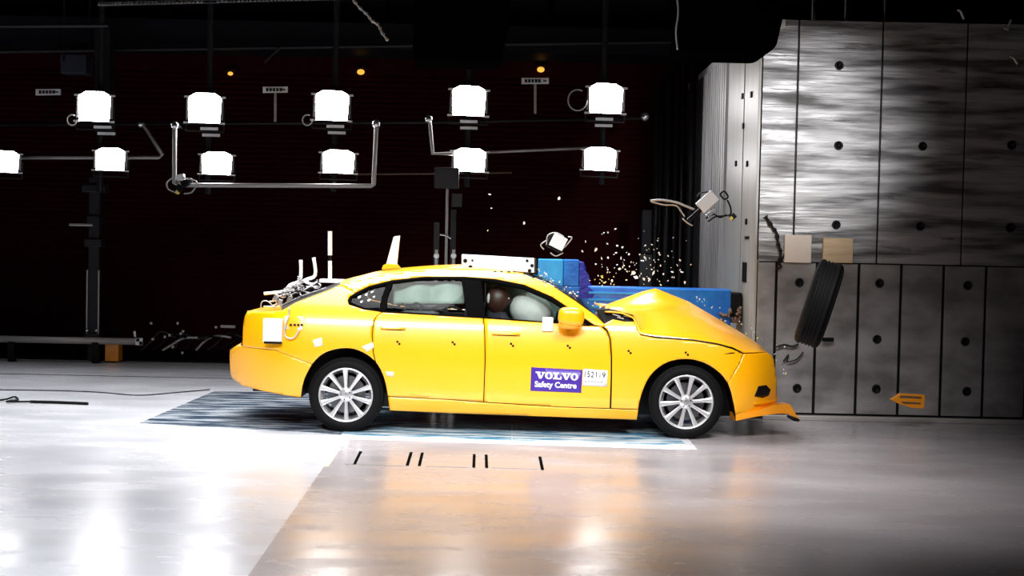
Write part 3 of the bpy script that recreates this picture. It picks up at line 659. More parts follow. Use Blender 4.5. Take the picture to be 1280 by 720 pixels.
def place(pl, u0, u1, v0, v1): return [[(u0 + (u1 - u0) * x, v0 + (v1 - v0) * y) for x, y in f] for f in pl]
decal(place(text_polys('Safety Centre', .028), .08, .90, .57, .90), SQ, WPA, 'lettering', st)
decal(place(text_polys('152119', .01), .06, .92, .12, .48), LQ, DGR, 'lettering', s2)
decal([[(.08 + .13 * k, .68), (.17 + .13 * k, .68), (.17 + .13 * k, .78), (.08 + .13 * k, .78)] for k in range(6)], LQ, GRY, 'small_print', s2)
# rear quarter boxes and cable
a = SP(342.5, 412.5); obj('sensor_box', cbox(a + Vector((0, -.045, .0)), (.165, .08, .205)), WHT, car, bev=.008, label='white sensor box on the rear wing')
obj('box_base', cbox(SP(342.5, 427.5) + Vector((0, -.04, 0)), (.15, .07, .02)), BLK, car)
side('wing_label', [(356, 395), (379, 396), (378, 412), (356, 411)], WHT, off=-.004, solid=.003, d_in=0, step=0, label='white label with black dots')
for x in (362, 367, 371.5, 376): side('label_dot', [(x, 404.5), (x + 3, 404.7), (x + 3, 407.5), (x, 407.3)], BLK, off=-.008, solid=.002, d_in=0, step=0)
obj('loop_cable', TB([SP(x, max(y, 392)) + Vector((0, -.03, max(0, (392 - y)) / 145)) for x, y in cr([(362, 384), (361, 395), (357, 408), (357, 419), (363, 423), (370, 420), (375, 412)], 5)], .007, 6), GRY, car, smooth=True)
# scattered dashes on roof rail
for x in (617, 625, 634, 641): side('roof_mark', [(x, 338.5), (x + 4, 339), (x + 4, 340.5), (x, 340)], BLK, off=-.003, solid=.002, d_in=0, step=0)

# wheels -------------------------------------------------------------
def tyre_bm(r=.325, w=.215, ri=.235, tread=True, n=96):
    bm = bmesh.new(); prof = [(ri, .012), (ri + .012, .002), (ri + .035, 0), (r - .035, .006), (r - .012, .018), (r - .002, .035)]
    k = 5
    for i in range(k + 1):
        y = .04 + (w - .08) * i / k
        prof += [(r, y - .008), (r, y + .008)] if i in (0, k) else [(r, y - .011), (r - .009, y - .007), (r - .009, y + .003), (r, y + .007)]
    prof += [(r - .002, w - .035), (r - .012, w - .018), (r - .035, w - .006), (ri + .035, w), (ri + .012, w - .002), (ri, w - .012), (ri - .004, w - .03), (ri - .004, .03), (ri, .012)]
    lathe(bm, prof, n)
    if tread:
        for v in bm.verts:
            rad = math.hypot(v.co.x, v.co.z)
            if rad > r - .014 and (v.co.y < .045 or v.co.y > w - .045):
                a = round(math.atan2(v.co.z, v.co.x) / (2 * math.pi) * n)
                if a % 2: s = (rad - .008) / rad; v.co.x *= s; v.co.z *= s
    bmesh.ops.remove_doubles(bm, verts=bm.verts, dist=1e-5); bmesh.ops.recalc_face_normals(bm, faces=bm.faces); return bm
def wheel(cx, cz, y0, ang):
    w = bpy.data.objects.new('wheel', None); w.empty_display_size = .1; COL.objects.link(w); w.parent = car; w.location = Vector((cx, y0, cz)) - car.location
    M0 = Matrix.Translation((cx, y0, cz))
    def add(name, bm, M, **k): bm.transform(M0); return obj(name, bm, M, w, **k)
    add('tyre', tyre_bm(), RUB, smooth=True)
    bm = bmesh.new(); lathe(bm, [(.232, .02), (.238, .008), (.232, .004), (.222, .010), (.216, .03), (.212, .18), (.2, .18), (.2, .03)], 64); bmesh.ops.recalc_face_normals(bm, faces=bm.faces); add('rim', bm, ALU, smooth=True)
    bm = bmesh.new(); lathe(bm, [(.0005, .09), (.165, .09), (.165, .11), (.0005, .11)], 40); bmesh.ops.recalc_face_normals(bm, faces=bm.faces); add('brake_disc', bm, DISC)
    bm = bmesh.new(); lathe(bm, [(.0005, .012), (.03, .012), (.055, .020), (.066, .032), (.06, .07), (.0005, .07)], 30); bmesh.ops.recalc_face_normals(bm, faces=bm.faces); add('hub', bm, ALU, smooth=True)
    bm = bmesh.new(); lathe(bm, [(.0005, .004), (.022, .005), (.026, .012)], 20); bmesh.ops.recalc_face_normals(bm, faces=bm.faces); add('hub_cap', bm, CHR)
    for k in range(10):
        a = ang + 2 * math.pi * k / 10; rot = Matrix.Rotation(-a, 4, 'Y'); bm = bmesh.new()
        sec = [(.045, .013, .024, .055), (.10, .0135, .020, .05), (.16, .017, .016, .045), (.205, .021, .012, .04), (.224, .026, .010, .035)]; pr = None
        for (rr, hw, yf, yb_) in sec:
            c = [bm.verts.new(rot @ Vector(q)) for q in ((rr, yb_, -hw), (rr, yf + .004, -hw), (rr, yf, -hw * .55), (rr, yf, hw * .55), (rr, yf + .004, hw), (rr, yb_, hw))]
            if pr:
                for i in range(6): bm.faces.new((pr[i], pr[(i + 1) % 6], c[(i + 1) % 6], c[i]))
            pr = c
        bmesh.ops.recalc_face_normals(bm, faces=bm.faces); add('spoke', bm, ALU)
    for k in range(5):
        a = ang + .3 + 2 * math.pi * k / 5; p = Vector((.040 * math.cos(a), .014, .040 * math.sin(a)))
        add('wheel_bolt', cbox(p, (.012, .012, .012)), DISC)
    return w
qr = P(432, 494.5, .03); qf = P(858, 505, .03)
wheel(qr.x, .325, .03, .35); wheel(qf.x, .325, .03, .1)
for q in (qr, qf):
    bm = tyre_bm(n=48, tread=False); bm.transform(Matrix.Translation((q.x, CW - .25, .325))); obj('far_tyre', bm, RUB, car, smooth=True)
bm = bmesh.new(); tube(bm, [(qr.x, .25, .32), (qr.x, CW - .25, .32)], .04, 10); obj('axle', bm, BLK, car)
bm = bmesh.new(); tube(bm, [(qf.x, .25, .32), (qf.x, CW - .25, .32)], .04, 10); obj('axle', bm, BLK, car)

# ================================================================== GEAR MOUNTED ON THE CAR
a, b = P(577, 330, .6), P(668, 333, .6)
t = thing('roof_target_bar', 'white target box bar strapped on the car roof', 'target bar', (P(620, 335, .62).x, .62, P(620, 338, .62).z))
def pxbox(corn, Y0, Y1, M, parent, name, **k):
    bm = bmesh.new(); f = [bm.verts.new(P(x, y, Y0)) for x, y in corn]; d = [bm.verts.new(v.co + Vector((0, Y1 - Y0, 0))) for v in f]
    bm.faces.new(f); bm.faces.new(d[::-1])
    for i in range(len(f)): j = (i + 1) % len(f); bm.faces.new((f[i], d[i], d[j], f[j]))
    bmesh.ops.recalc_face_normals(bm, faces=bm.faces); return obj(name, bm, M, parent, **k)
pxbox([(577, 318), (668, 323), (668, 341), (640, 339), (577, 336)], .52, .72, WHT, t, 'box', bev=.006)
pxbox([(668.6, 323), (670.5, 323.2), (670.5, 342), (668.6, 341)], .50, .74, DGR, t, 'end_plate')
for (x, y, r) in ((581.5, 326, 2.6), (588, 334, 2.6), (590.5, 325.5, 1.4), (659, 326, 1.8), (665, 332, 2.2), (662, 338.5, 2.4), (578, 336, 1.4)):
    pxbox([(x + r * math.cos(k * math.pi / 5), y + r * math.sin(k * math.pi / 5)) for k in range(10)], .512, .52, BLK if r > 1.5 else DGR, t, 'target_dot')
# antenna fin
t = thing('antenna_fin', 'tall white fin on yellow foot on car roof', 'antenna', P(488, 335, .75))
pxbox([(492, 296), (500, 294.5), (496, 333), (482, 333)], .74, .77, WHT, t, 'fin', bev=.004)
pxbox([(477, 337), (479, 331.5), (484, 329.5), (496, 330.5), (500, 335)], .70, .81, YEL, t, 'foot', bev=.006)
# rear pole
t = thing('marker_pole', 'white upright pole at the rear window base', 'pole', P(412.5, 352, .75))
obj('pole', TB([P(412.5, 351, .75), P(412.5, 326, .75)], .018, 10), WHT, t); obj('collar', TB([P(412.5, 326, .75), P(412.5, 319, .75)], .014, 10), BLK, t); obj('pole', TB([P(412.5, 319, .75), P(412.5, 289, .75)], .02, 10), WHT, t)
pxbox([(399, 349), (428, 350), (428, 354), (399, 353)], .65, .85, WHT, t, 'base')
# sensor rig on boot
t = thing('boot_camera_rig', 'white two-pronged camera rig with cables on car boot', 'camera rig', P(360, 384, .6))
for (pts, r) in (([(352, 372), (362, 357), (375, 350), (376, 325)], .016), ([(368, 358), (382, 350), (394, 344), (392, 322)], .016), ([(330, 367), (350, 365), (368, 362)], .014)):
    obj('prong', TB([P(x, y, .55) for x, y in cr(pts, 4)], r, 8), WHT, t, smooth=True)
obj('rail', TB([P(350, 383, .5), P(378, 370, .5), P(408, 360, .5)], .012, 8), CHR, t)
obj('camera_box', cbox(P(371, 364, .6), (.14, .1, .07), Euler((0, -.4, 0)).to_matrix()), BLK, t, bev=.008)
obj('camera_box', cbox(P(390, 357, .6), (.12, .1, .06), Euler((0, -.4, 0)).to_matrix()), DGR, t, bev=.008)
random.seed(12)
for k in range(14):
    x, y = random.uniform(338, 398), 0; y = 384 - (x - 338) * .45 - random.uniform(0, 12)
    pts = [(x + random.uniform(-12, 12), y + random.uniform(-8, 8)) for _ in range(4)]
    obj('cable', TB([P(a_, min(b_, 383 - max(0, a_ - 352) * .42), random.uniform(.42, .6)) for a_, b_ in cr(pts, 4)], .006, 5), WHT if k % 3 else GRY, t, smooth=True)
obj('cable', TB([P(x, y, .5) for x, y in cr([(326, 386), (327, 378), (333, 376), (340, 381), (344, 386)], 4)], .005, 5), GRY, t, smooth=True)
for (x, y) in ((345, 372), (350, 378), (362, 374), (355, 368)): obj('clamp', cbox(P(x, y, .5), (.04, .04, .06), Euler((0, random.random(), 0)).to_matrix()), CHR, t, bev=.004)

# ================================================================== FLYING PIECES
t = thing('loose_tyre', 'black tyre flung up in front of the steel block', 'tyre', P(1024, 379.5, -1.05))
bm = tyre_bm(r=.345, w=.215, ri=.235, n=72); bm.transform(Matrix.Translation((0, -.1075, 0)))
ax = Vector((-.93, .20, .28)).normalized(); q = Vector((0, 1, 0)).rotation_difference(-ax); bm.transform(q.to_matrix().to_4x4()); bm.transform(Matrix.Translation(t.location))
obj('tyre', bm, RUB, t, smooth=True)
bm = bmesh.new(); lathe(bm, [(.232, -.08), (.05, -.06), (.05, .05), (.232, .07)], 30); bm.transform(q.to_matrix().to_4x4()); bm.transform(Matrix.Translation(t.location)); bmesh.ops.recalc_face_normals(bm, faces=bm.faces); obj('wheel_disc', bm, BLK, t)
t = thing('orange_fragment', 'boat-shaped orange plastic piece flying low beside the block', 'debris', P(1136, 508, 1.0))
pxbox([(1113, 499.5), (1125, 492), (1155, 493.5), (1156.5, 495), (1155, 511), (1140, 510), (1125, 505.5)], 1.0, 1.05, ORA, t, 'tray', bev=.004)
pxbox([(1127, 494.5), (1152, 496), (1152, 498), (1124, 497)], .992, .999, BRN, t, 'groove'); pxbox([(1126, 502), (1151, 503.5), (1151, 505), (1130, 504.5)], .992, .999, BRN, t, 'groove')
t = thing('flying_marker', 'white square marker flying above the blue barrier', 'marker', P(697, 303, .9))
rot = Euler((0, .45, 0)).to_matrix(); c = P(698, 302.5, .9)
obj('plate', cbox(c, (.135, .03, .125), rot), WHT, t, bev=.004)
obj('backing', cbox(c + Vector((-.02, .04, -.01)), (.16, .04, .14), rot), BLK, t, bev=.006)
for pts in ([(683, 306), (685, 294), (695, 291), (705, 296)], [(680, 312), (676, 306), (684, 300)], [(705, 310), (712, 302), (715, 297), (710, 296)], [(688, 316), (695, 320), (704, 316)]):
    obj('wire', TB([P(x, y, .92) for x, y in cr(pts, 4)], .006, 5), GRY, t, smooth=True)
t = thing('flying_camera', 'white boxed camera with trailing cables flying at the block corner', 'camera', P(884, 266, 1.2))
c = P(884, 252, 1.2); rot = Euler((0, -.75, 0)).to_matrix()
obj('case', cbox(c, (.19, .08, .12), rot), WHT, t, bev=.006)
obj('clamp', cbox(P(868, 269, 1.2), (.15, .06, .04), rot), BLK, t, bev=.006); obj('clamp', cbox(P(889, 266, 1.2), (.10, .05, .04), rot), CHR, t, bev=.006)
for pts, r, M_ in (([(813, 251), (826, 250), (845, 253), (858, 258), (868, 262)], .012, GRY), ([(814, 252), (830, 256), (845, 257), (852, 265), (856, 271)], .008, GRY), ([(871, 247), (874, 242), (884, 240), (891, 242)], .008, DGR), ([(900, 243), (905, 239), (910, 246), (905, 249), (900, 243)], .009, BLK),
                   ([(909, 250), (913, 259), (913, 268), (904, 270), (894, 271), (885, 277)], .009, BLK), ([(853, 273), (860, 279), (866, 282)], .008, GRY), ([(882, 273), (892, 268), (900, 272), (908, 268)], .008, BLK)):
    obj('cable', TB([P(x, y, 1.2) for x, y in cr(pts, 4)], r, 6), M_, t, smooth=True)
obj('connector', cbox(P(916, 271, 1.2), (.06, .04, .05), rot), BLK, t, bev=.006); obj('connector', cbox(P(914, 273, 1.18), (.03, .03, .03), rot), YBIT, t)
# glass and paint splinters
random.seed(21)
def shard_mesh(name, M, sd):
    random.seed(sd); bm = bmesh.new(); n_ = random.choice((4, 5, 6)); f = [bm.verts.new((math.cos(k * 6.283 / n_) * random.uniform(.6, 1.1), -.15, math.sin(k * 6.283 / n_) * random.uniform(.5, 1))) for k in range(n_)]
    d = [bm.verts.new((v.co.x * .8, .15, v.co.z * .8)) for v in f]; bm.faces.new(f); bm.faces.new(d[::-1])
    for i in range(n_): j = (i + 1) % n_; bm.faces.new((f[i], d[i], d[j], f[j]))
    bmesh.ops.recalc_face_normals(bm, faces=bm.faces); me = bpy.data.meshes.new(name); bm.to_mesh(me); bm.free(); me.materials.append(M); return me
GM = [shard_mesh('glass_shard', GLASSBIT, s) for s in range(6)]; YM = [shard_mesh('paint_chip', YBIT, s) for s in range(40, 44)]
random.seed(5)
def shard(x, y, s, Y, yel=False):
    o = bpy.data.objects.new('paint_chip' if yel else 'glass_shard', random.choice(YM if yel else GM)); COL.objects.link(o); o.location = P(x, y, Y); k = s / 2 * (Y + 12) / F
    o.scale = (k, k, k * random.uniform(.5, 1)); o.rotation_euler = (random.uniform(-.6, .6), random.uniform(0, 6.28), random.uniform(-.6, .6))
    if x > 963: w = 'in the air just ahead of the car nose'
    elif x > 868: w = 'flying above the sloping front edge of the bonnet'
    elif y > 338 and x < 728: w = 'flying along the upper windscreen pillar'
    elif y > 345 and x < 775: w = 'flying low over the windscreen base by the blue beam'
    elif x < 728: w = 'in the dark air above the car roof and blue box'
    elif x < 775: w = ('high ' if y < 318 else 'low ') + 'in the dark air right of the white square marker'
    elif x < 820: w = ('high in the air' if y < 318 else 'in the dense cloud') + ' left above the bonnet peak'
    else: w = ('high in the air' if y < 318 else 'low in the air') + ' between bonnet peak and ribbed impact face'
    big = 'larger pale glass splinter ' if s >= 5 else 'tiny pale glass splinter '
    lb = ('small yellow paint chip ' if yel else big) + w
    tag(o, lb, 'debris', ('paint chips ' if yel else ('larger splinters ' if s >= 5 else 'splinters ')) + w)
for (x, y, s) in [(745, 312, 7), (755, 291, 3), (732, 302, 4), (728, 314, 4), (778, 309, 5), (770, 316, 4), (752, 323, 5), (760, 322, 4), (786, 318, 5), (774, 336, 6), (792, 341, 7), (795, 347, 8), (817, 341, 8), (822, 301, 4), (815, 306, 4), (840, 340, 5), (856, 353, 5), (852, 340, 5), (805, 349, 7), (812, 350, 6), (826, 356, 4), (783, 350, 4), (699, 248, 6), (612, 243, 5), (614, 260, 4), (655, 279, 5), (610, 288, 3), (806, 322, 6), (824, 316, 4), (850, 325, 4), (760, 337, 3)]: shard(x, y, s, random.uniform(.9, 1.5))
for k in range(95):
    x = random.gauss(808, 32); y = random.gauss(330, 20)
    if 728 < x < 880 and 285 < y < 357: shard(x, y, random.uniform(1.5, 4), random.uniform(.8, 1.9))
for k in range(34):
    u = random.random(); x = 672 + 82 * u; y = 344 + 52 * u ** 1.15 + random.gauss(-3, 4); shard(x, min(y, 344 + 46 * u - 1), random.uniform(2, 4.5), random.uniform(.6, .95), random.random() < .35)
for k in range(20): shard(random.uniform(735, 770), random.gauss(350, 5), random.uniform(2, 4), random.uniform(1.2, 1.9), random.random() < .5)
for k in range(22):
    u = random.random(); shard(870 + 90 * u, 378 + 55 * u + random.gauss(-6, 3), random.uniform(1.5, 3.5), random.uniform(.3, .9), random.random() < .4)
for k in range(14): shard(random.uniform(965, 985), random.uniform(428, 470), random.uniform(1.5, 3.5), random.uniform(.3, .9), random.random() < .3)

# ================================================================== FLOODLIGHTS
LY = 5.6
def make_flood():
    t = thing('floodlight', 'x', 'floodlight', (0, 0, 0), 'floodlights in two rows')
    w, h = .215, .19
    bm = bmesh.new(); f = [(-w, h * .72), (-w * .55, h), (w * .55, h), (w, h * .72), (w * .94, -h), (-w * .94, -h)]
    fr = [bm.verts.new((x, 0, z)) for x, z in f]; bk = [bm.verts.new((x * .7, .16, z * .7)) for x, z in f]; bm.faces.new(bk)
    for i in range(6): j = (i + 1) % 6; bm.faces.new((fr[i], fr[j], bk[j], bk[i]))
    bmesh.ops.recalc_face_normals(bm, faces=bm.faces); obj('housing', bm, DGR, t)
    bm = bmesh.new(); bm.faces.new([bm.verts.new((x * .985, -.002, z * .985)) for x, z in f]); bmesh.ops.recalc_face_normals(bm, faces=bm.faces)
    for q in bm.faces:
        if q.normal.y > 0: q.normal_flip()
    obj('lamp_glass', bm, GLO, t)
    for s in (-1, 1):
        obj('side_grille', BX((s * (w + .012) - .008, -.01, -h * .8), (s * (w + .012) + .008, .02, h * .6)), GRY, t)
        for z in (h * .72, -h): obj('corner_clip', BX((s * (w + .015) - .035, -.015, z - .012), (s * (w + .015) + .035, .01, z + .012)), WHT, t)
        obj('yoke', BX((s * (w + .03) - .006, .02, -h - .1), (s * (w + .03) + .006, .06, 0)), DGR, t)
    obj('mount_arm', BX((-.02, .10, -.02), (.02, .206, .02)), DGR, t)
    obj('yoke_bar', BX((-w - .035, .02, -h - .11), (w + .035, .06, -h - .09)), DGR, t)
    return t
fl0 = make_flood()
names = ['leftmost whole floodlight of the upper row', 'second floodlight from the left in upper row', 'third floodlight from the left, upper row, right of the T sign', 'fourth floodlight of upper row, above the central mast', 'rightmost floodlight of the upper row']
ln = ['floodlight cut by the left picture edge', 'lower floodlight under the leftmost upper one', 'lower floodlight beside the hanging camera bundle', 'lower floodlight above the long tube frame', 'lower floodlight above the central mast box', 'rightmost floodlight of the lower row']
spots = [((118, 133), 1, -6), ((256, 135), 1, -4), ((415, 132), 1, 0), ((586, 126), 1, 2), ((757.5, 123), 1, 2)]
low = [((6, 202), .88, -6), ((138, 199), .92, -8), ((271, 204), .92, -5), ((423, 202), .95, -1), ((587, 200), .95, 1), ((750, 198.5), .95, 2)]
for i, ((x, y), s, rz) in enumerate(spots + low):
    o = fl0 if i == 0 else copy_tree(fl0); o.location = P(x, y, LY); o.rotation_euler = (0, R(1.2), R(rz)); sy = 1 if i < 5 else .78; o.scale = (s, s, s * (1.0 if i < 5 else .82))
    o['label'] = names[i] if i < 5 else ln[i - 5]
for i, ((a, b), (_, _2)) in enumerate(zip([s_[0] for s_ in spots], [s_[0] for s_ in low[1:]])):
    for k, dy in enumerate((27, 35)):
        xx = a + (_ - a) * .35 if False else a + [15, 8, 6, 0, -3][i] * (.7 + .3 * k)
        o = solo('reflector_slat', cbox(P(xx, b + dy - 1, LY + .02), (.22, .03, .035)), WHT, ['upper', 'lower'][k] + ' white slat between the ' + ['leftmost', 'second', 'third', 'fourth', 'rightmost'][i] + ' pair of floodlights', 'slat', 'white slats between floodlights')
    a3 = P(a + [8, 6, 4, 0, -3][i], b, LY + .243); solo('hanging_mast', TB([(a3.x, LY + .243, a3.z - 1.1), (a3.x, LY + .243, 6.995)], .04, 8), DGR, 'dark mast carrying the ' + ['leftmost', 'second', 'third', 'fourth', 'rightmost'][i] + ' pair of floodlights', 'mast', 'masts of the floodlights')
# tube frames around the floodlights
def tubething(pts, r, M, label, cat='tube', Y=LY - .3, name='tube_frame', extra=()):
    t = thing(name, label, cat, P(*pts[0], Y)); obj('tube', TB([P(x, y, Y) for x, y in pts], r, 8), M, t, smooth=True)
    for (x, y, s) in extra:
        obj('joint_knob', ball(P(x, y, Y - .02), s, s, s, sub=2), CHR, t, smooth=True)
        if Y < LY:
            q = P(x, y, Y); obj('arm', TB([q, (q.x, LY + .29, q.z - .0)], .018, 6), DGR, t)
    return t
tubething([(218.5, 157), (218, 229), (228, 231.5), (464, 232.5), (467, 231), (470.5, 156)], .028, GRY, 'long U-shaped pale tube frame under three floodlights', extra=[(218.5, 157, .05), (470.5, 155, .055)])
tubething([(-20, 197), (199, 197), (203, 194), (178, 154)], .024, GRY, 'bent pale tube frame at far left', Y=LY + .2, extra=[(176, 155, .05)])
tubething([(537, 150), (541, 192), (566, 192)], .024, GRY, 'short hooked tube at left of the central floodlights', extra=[(536, 149, .05)])
tubething([(600, 191), (640, 189), (736, 185)], .018, GRY, 'thin tube joining the two right lower floodlights', Y=LY + .2)
tubething([(-20, 156), (537, 153), (805, 148)], .02, DGR, 'long dark crossbar behind both floodlight rows', Y=LY + .31, extra=[(806, 146, .06)])
tubething([(412, 218), (560, 217), (640, 216)], .012, BRN, 'thin reddish cable run right of the tube frame', Y=LY + .294)
# hanging camera bundle
t = thing('camera_bundle', 'bundle of small cameras and wires on the tube frame corner', 'camera', P(226, 236, LY - .4))
for (x, y, M_, s) in ((226, 222, WHT, .1), (222, 228, CHR, .07), (232, 229, BLK, .1), (238, 226, DGR, .06), (224, 235, BLK, .09), (222, 240, YBIT, .05)): obj('camera_box', cbox(P(x, y, LY - .37), (s, .08, s * .8), Euler((0, x, 0)).to_matrix()), M_, t, bev=.006)
obj('wire', TB([P(x, y, LY - .45) for x, y in cr([(218, 240), (210, 236), (209, 228), (216, 222)], 4)], .01, 6), GRY, t, smooth=True); obj('wire', TB([P(x, y, LY - .45) for x, y in cr([(228, 222), (238, 224), (246, 228), (240, 240), (230, 242)], 4)], .01, 6), GRY, t, smooth=True)
# cable rings by lamps
for i, (x, y, r) in enumerate([(90, 150, 6), (384, 150, 6), (722, 125, 12)]):
    solo('cable_ring', TB([P(x + r * math.cos(a), y + r * math.sin(a) * 1.1, LY - .02) for a in [k * .35 for k in range(16)]], .010, 5), GRY, ['small cable loop hanging left of the leftmost floodlight', 'small cable loop left of the third floodlight', 'wide cable arc left of the rightmost upper floodlight'][i], 'cable')
# T signs
SY = LY + .31
for i, (x, y, stem, s) in enumerate([(60, 115, 0, 1), (344, 112, 38, 1), (669, 101, 38, 1.1)]):
    t = thing('sign', ['small white lettered strip sign at far left', 'small white strip sign on stem between second and third floodlights', 'small white strip sign on stem between the two right floodlights'][i], 'sign', P(x, y + 5 + (stem or 36), SY))
    w = 15.5 * s; pxbox([(x - w, y - 3.6), (x + w, y - 3.8), (x + w, y + 3.6), (x - w, y + 4)], SY-.02, SY+.01, WHT, t, 'board')
    for k in range(5): pxbox([(x - w + 4 + k * 4.2, y - 2), (x - w + 7 + k * 4.2, y - 2), (x - w + 7 + k * 4.2, y + 2), (x - w + 4 + k * 4.2, y + 2)], SY-.03, SY-.021, DGR, t, 'letter')
    pxbox([(x + w - 7, y - .8), (x + w - 3, y - .8), (x + w - 3, y + .8), (x + w - 7, y + .8)], SY-.03, SY-.021, DGR, t, 'letter')
    e = stem + 3 or 38; e = 38 if not stem else e; pxbox([(x - 1.6, y + 4), (x + 1.6, y + 4), (x + 1.6, y + e), (x - 1.6, y + e)], SY-.01, SY+.01, GRY if stem else BLK, t, 'stem')
for i, (x, y, r) in enumerate([(288, 92, 3.5), (451, 90, 5), (676, 87, 5)]):
    p = P(x, y, BACK - .13); t = thing('warning_lamp', ['small pale amber lamp above the second floodlight', 'amber lamp above and right of the third floodlight', 'orange lamp above the right strip sign'][i], 'lamp', p)
    obj('bulb', ball(p, r * .011, .04, r * .008, sub=2), AMB, t, smooth=True); obj('bracket', BX(p + Vector((-.06, .03, .04)), p + Vector((.06, .1, .07))), DGR, t)
# central mast
t = thing('central_mast', 'slim pale mast with control box behind the car roof', 'mast', (P(558, 300, 5.2).x, 5.2, 0)); zz = P(558, 236, 5.2).z; xx = t.location.x
obj('pole', TB([(xx, 5.2, 0), (xx, 5.2, zz)], .018, 8), GRY, t); obj('control_box', BX((xx - .16, 5.12, zz), (xx + .14, 5.3, zz + .26)), DGR, t, bev=.01)
obj('handle', TB([P(550, 293, 5.15), P(557, 294, 5.15), P(564, 298, 5.15)], .014, 6), CHR, t); obj('side_box', BX((xx + .06, 5.12, zz - .22), (xx + .18, 5.3, zz - .06)), DGR, t)
for s in (-1, 1): obj('leg', TB([(xx, 5.2, .5), (xx + s * .4, 5.2, 0)], .015, 6), DGR, t)
for i, x in enumerate((545.5, 567)):
    t = thing('target_post', ['left short post with white knob behind the roof', 'right short post with white knob behind the roof'][i], 'post', (P(x, 320, 4.6).x, 4.6, 0)); X0 = t.location.x
    obj('post', TB([(X0, 4.6, 0), (X0, 4.6, P(x, 312, 4.6).z)], .02, 8), GRY, t); obj('knob', ball((X0, 4.6, P(x, 320, 4.6).z), .035, .035, .035, sub=2), WHT, t, smooth=True)
for i, (x, y) in enumerate(((567, 262), (546, 278))):
    p = P(x, y, 5.7); solo('dark_column', BX((p.x - .035, 5.7, 0), (p.x + .035, 5.77, p.z)), DGR, ['taller dark upright right of the central mast', 'shorter dark upright left of the central mast'][i], 'post')
# left column under the leftmost pair
t = thing('lamp_stand', 'dark jointed stand below the leftmost floodlight pair', 'stand', (P(116, 410, 6.0).x, 6.0, .02)); X0 = t.location.x
obj('column', BX((X0 - .07, 6.0, .02), (X0 + .07, 6.12, 2.4)), DGR, t, bev=.01)
for s in (-1, 1): obj('column_edge', BX((X0 + s * .075 - .008, 5.98, .3), (X0 + s * .075 + .008, 6.0, 1.2)), GRY, t)
for (z, w) in ((1.5, .22), (1.8, .16), (2.2, .3), (.28, .2)): obj('clamp', BX((X0 - w / 2, 5.95, z), (X0 + w / 2, 6.15, z + .10)), DGR, t, bev=.01)
obj('side_arm', TB([(X0 - .3, 5.95, 1.78), (X0, 5.95, 1.78)], .02, 6), GRY, t)
for s in (-1, 1): obj('foot_bolt', ball((X0 + s * .06, 5.94, .42), .025, .02, .02, sub=1), CHR, t)
# low rail at back left
p0, p1 = P(-40, 423, 5.9), P(170, 427, 5.9)
t = thing('low_rail', 'long pale low rail lying across the back left', 'rail', (p1.x, 5.9, .02))
obj('rail', TB([p0, p1], .045, 10), GRY, t, smooth=True)
for x in (15, 120): q = P(x, 425, 5.9); obj('support', BX((q.x - .04, 5.86, .0), (q.x + .04, 5.95, q.z - .02)), BLK, t)
obj('target_disc', cbox(P(174, 427, 5.84), (.09, .02, .09)), WHT, t, label='black and white target plate'); q = P(174, 427, 5.82)
obj('target_quarter', BX(q + Vector((-.04, 0, 0)), q + Vector((0, .008, .04))), BLK, t); obj('target_quarter', BX(q + Vector((0, 0, -.04)), q + Vector((.04, .008, 0))), BLK, t)
obj('pin', TB([P(169, 421, 5.85), P(168, 414, 5.85)], .014, 6), WHT, t)
solo('orange_block', BX((P(131, 440, 6).x, 6.0, 0.02), (P(148, 440, 6).x, 6.2, .24)), ORA, 'small orange block on floor under the low rail', 'block', bev=.008)
t = thing('cable_heap', 'dark heap of hoses and fittings behind the car tail', 'hoses', (P(235, 440, 6.3).x, 6.3, .02))
random.seed(8)
for k in range(9):
    x = 175 + k * 14; pts = [(x, 438), (x + 12, 432 - random.uniform(0, 14)), (x + 26, 426 - random.uniform(0, 12)), (x + 44, 422)]
    obj('hose', TB([P(a_, b_, 6.0 + k * .05) for a_, b_ in cr(pts, 4)], .016, 6), [DGR, BLK, GRY][k % 3], t, smooth=True)
for (x, y) in ((191, 424), (206, 421), (212, 419), (229, 414), (226, 417), (216, 434), (228, 441), (189, 404), (222, 404), (270, 409)): obj('fitting', cbox(P(x, y, 5.9), (.035, .03, .03), Euler((0, x, 0)).to_matrix()), GRY, t, bev=.008)
obj('bar', TB([P(276, 408, 6), P(294, 408.5, 6)], .02, 6), GRY, t)
# ================================================================== OVERHEAD GEAR
t = thing('cable_tray', 'perforated cable ladder tray along the top of the picture', 'cable tray', P(320, 6, 4.6))
a, b = P(125, 7, 4.6), P(508, -3, 4.6)
for s in (0, .035): obj('side_rail', TB([a + Vector((0, 0, s)), b + Vector((0, 0, s))], .008, 6), DGR, t)
bm = bmesh.new()
for k in range(76):
    if k in (26, 27, 28, 60, 61): continue
    p = a.lerp(b, k / 75); box(bm, p + Vector((-.014, -.05, 0)), p + Vector((.014, 0, .032)))
obj('rungs', bm, CHR, t, kind='stuff')
t = thing('drag_chain', 'segmented pale chain arm hanging at the top', 'chain', P(462, 25, 4.5))
cp = cr([(440, -2), (449, 9), (459, 18), (465, 26), (473, 31), (477, 40), (485, 51)], 3)
for k, (x, y) in enumerate(cp[:-1]):
    p = P(x, y, 4.5); d = P(*cp[k + 1], 4.5) - p; obj('link', TB([p, p + d * .85], .022 if k % 2 else .014, 6), GRY, t)
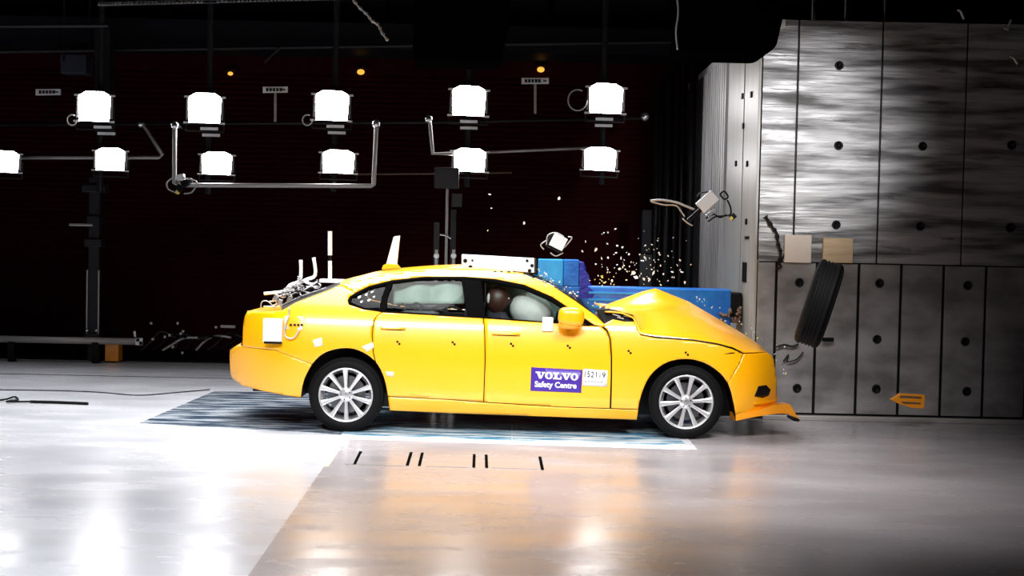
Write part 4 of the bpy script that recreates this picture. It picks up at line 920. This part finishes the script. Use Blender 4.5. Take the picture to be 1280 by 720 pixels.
# black hoods overhead
def hood(px0, px1, py, Y0, Y1, label):
    a, b = P(px0, py, Y0), P(px1, py, Y0); bm = bmesh.new(); z0 = min(a.z, b.z); r_ = .12; zt_ = z0 + 1.2
    pr = [(a.x, zt_), (a.x, z0 + .02), (a.x + .02, z0)] + [(b.x - r_ + r_ * math.sin(k * math.pi / 10), z0 + r_ - r_ * math.cos(k * math.pi / 10)) for k in range(6)] + [(b.x + .08, z0 + .5), (b.x + .08, zt_)]
    f = [bm.verts.new((x, Y0, z)) for x, z in pr]; d = [bm.verts.new((x, Y1, z)) for x, z in pr]; bm.faces.new(f); bm.faces.new(d[::-1])
    for i in range(len(f)): j = (i + 1) % len(f); bm.faces.new((f[i], d[i], d[j], f[j]))
    bmesh.ops.recalc_face_normals(bm, faces=bm.faces); t = thing('overhead_hood', label, 'hood', ((a.x + b.x) / 2, (Y0 + Y1) / 2, z0))
    obj('casing', bm, CEILM, t)
    for x in (a.x + .2, b.x - .2): obj('hanger', TB([(x, (Y0 + Y1) / 2, zt_), (x, (Y0 + Y1) / 2, 6.98)], .02, 6), BLK, t)
hood(850, 972, 64, -.2, .5, 'black overhead hood hanging in front of the block corner')
hood(516, 626, 74, 4.0, 4.8, 'black overhead hood hanging above the fourth floodlight')
for (x, y0, y1) in ((846, 0, 60),):
    solo('hood_cable', TB([P(a_, b_, -.1) for a_, b_ in cr([(846, -5), (848, 15), (845, 40), (847, 62)], 4)], .008, 6), GRY, 'thin grey cable hanging left of the right black hood', 'cable', smooth=True)
# gantry beams and roof bracing at the back
for i, (x0, y0, x1, y1, Y, w, lb) in enumerate([(-40, 65, 850, 52, 6.8, .03, 'long thin gantry beam below the dark cladding'), (-40, 33, 135, 32, 5.5, .025, 'thin beam at the upper left corner'), (330, 78, 352, 58, 6.5, .02, 'short slanting brace under the gantry beam'), (516, 58, 520, 75, 6.5, .02, 'short hanging rod beside the left black hood')]):
    solo('gantry_beam', TB([P(x0, y0, Y), P(x1, y1, Y)], w, 6), DGR, lb, 'beam')
a = P(0, 90, 7.0)
t = thing('pale_duct', 'faint blue-grey duct at the upper left', 'duct', (-5.0, 7.15, P(0, 90, 7).z)); DM = mat('duct_paint', (.05, .053, .08), .5)
zq = P(0, 66, 7).z; xq = P(108, 80, 7).x; obj('duct', BX((-6.2, 7.0, P(0, 90, 7).z), (xq, 7.3, zq)), DM, t, bev=.01)
for x in (-5.8, xq - .3): obj('hanger', TB([(x, 6.97, zq - .1), (x, 6.97, 6.99)], .015, 6), DGR, t)
p = P(125, 60, 6.3); solo('roof_column', BX((p.x - .1, 6.4, P(0, 130, 6.4).z), (p.x + .1, 6.6, P(0, 33, 6.4).z)), DGR, 'dark vertical column above the leftmost floodlight', 'column')
for i, (x0, y0, x1, y1) in enumerate([(1197, 12, 1205, 24), (1262, 70, 1272, 80), (1255, 35, 1264, 25)]):
    solo('ceiling_hook', TB([P(x0, y0, 1.0), P((x0 + x1) / 2, y0 + 2, 1.0), P(x1, y1, 1.0)], .012, 6), GRY, ['small pale hook above the block', 'small pale hook at the right picture edge', 'small chain bit near upper right corner'][i], 'hook')
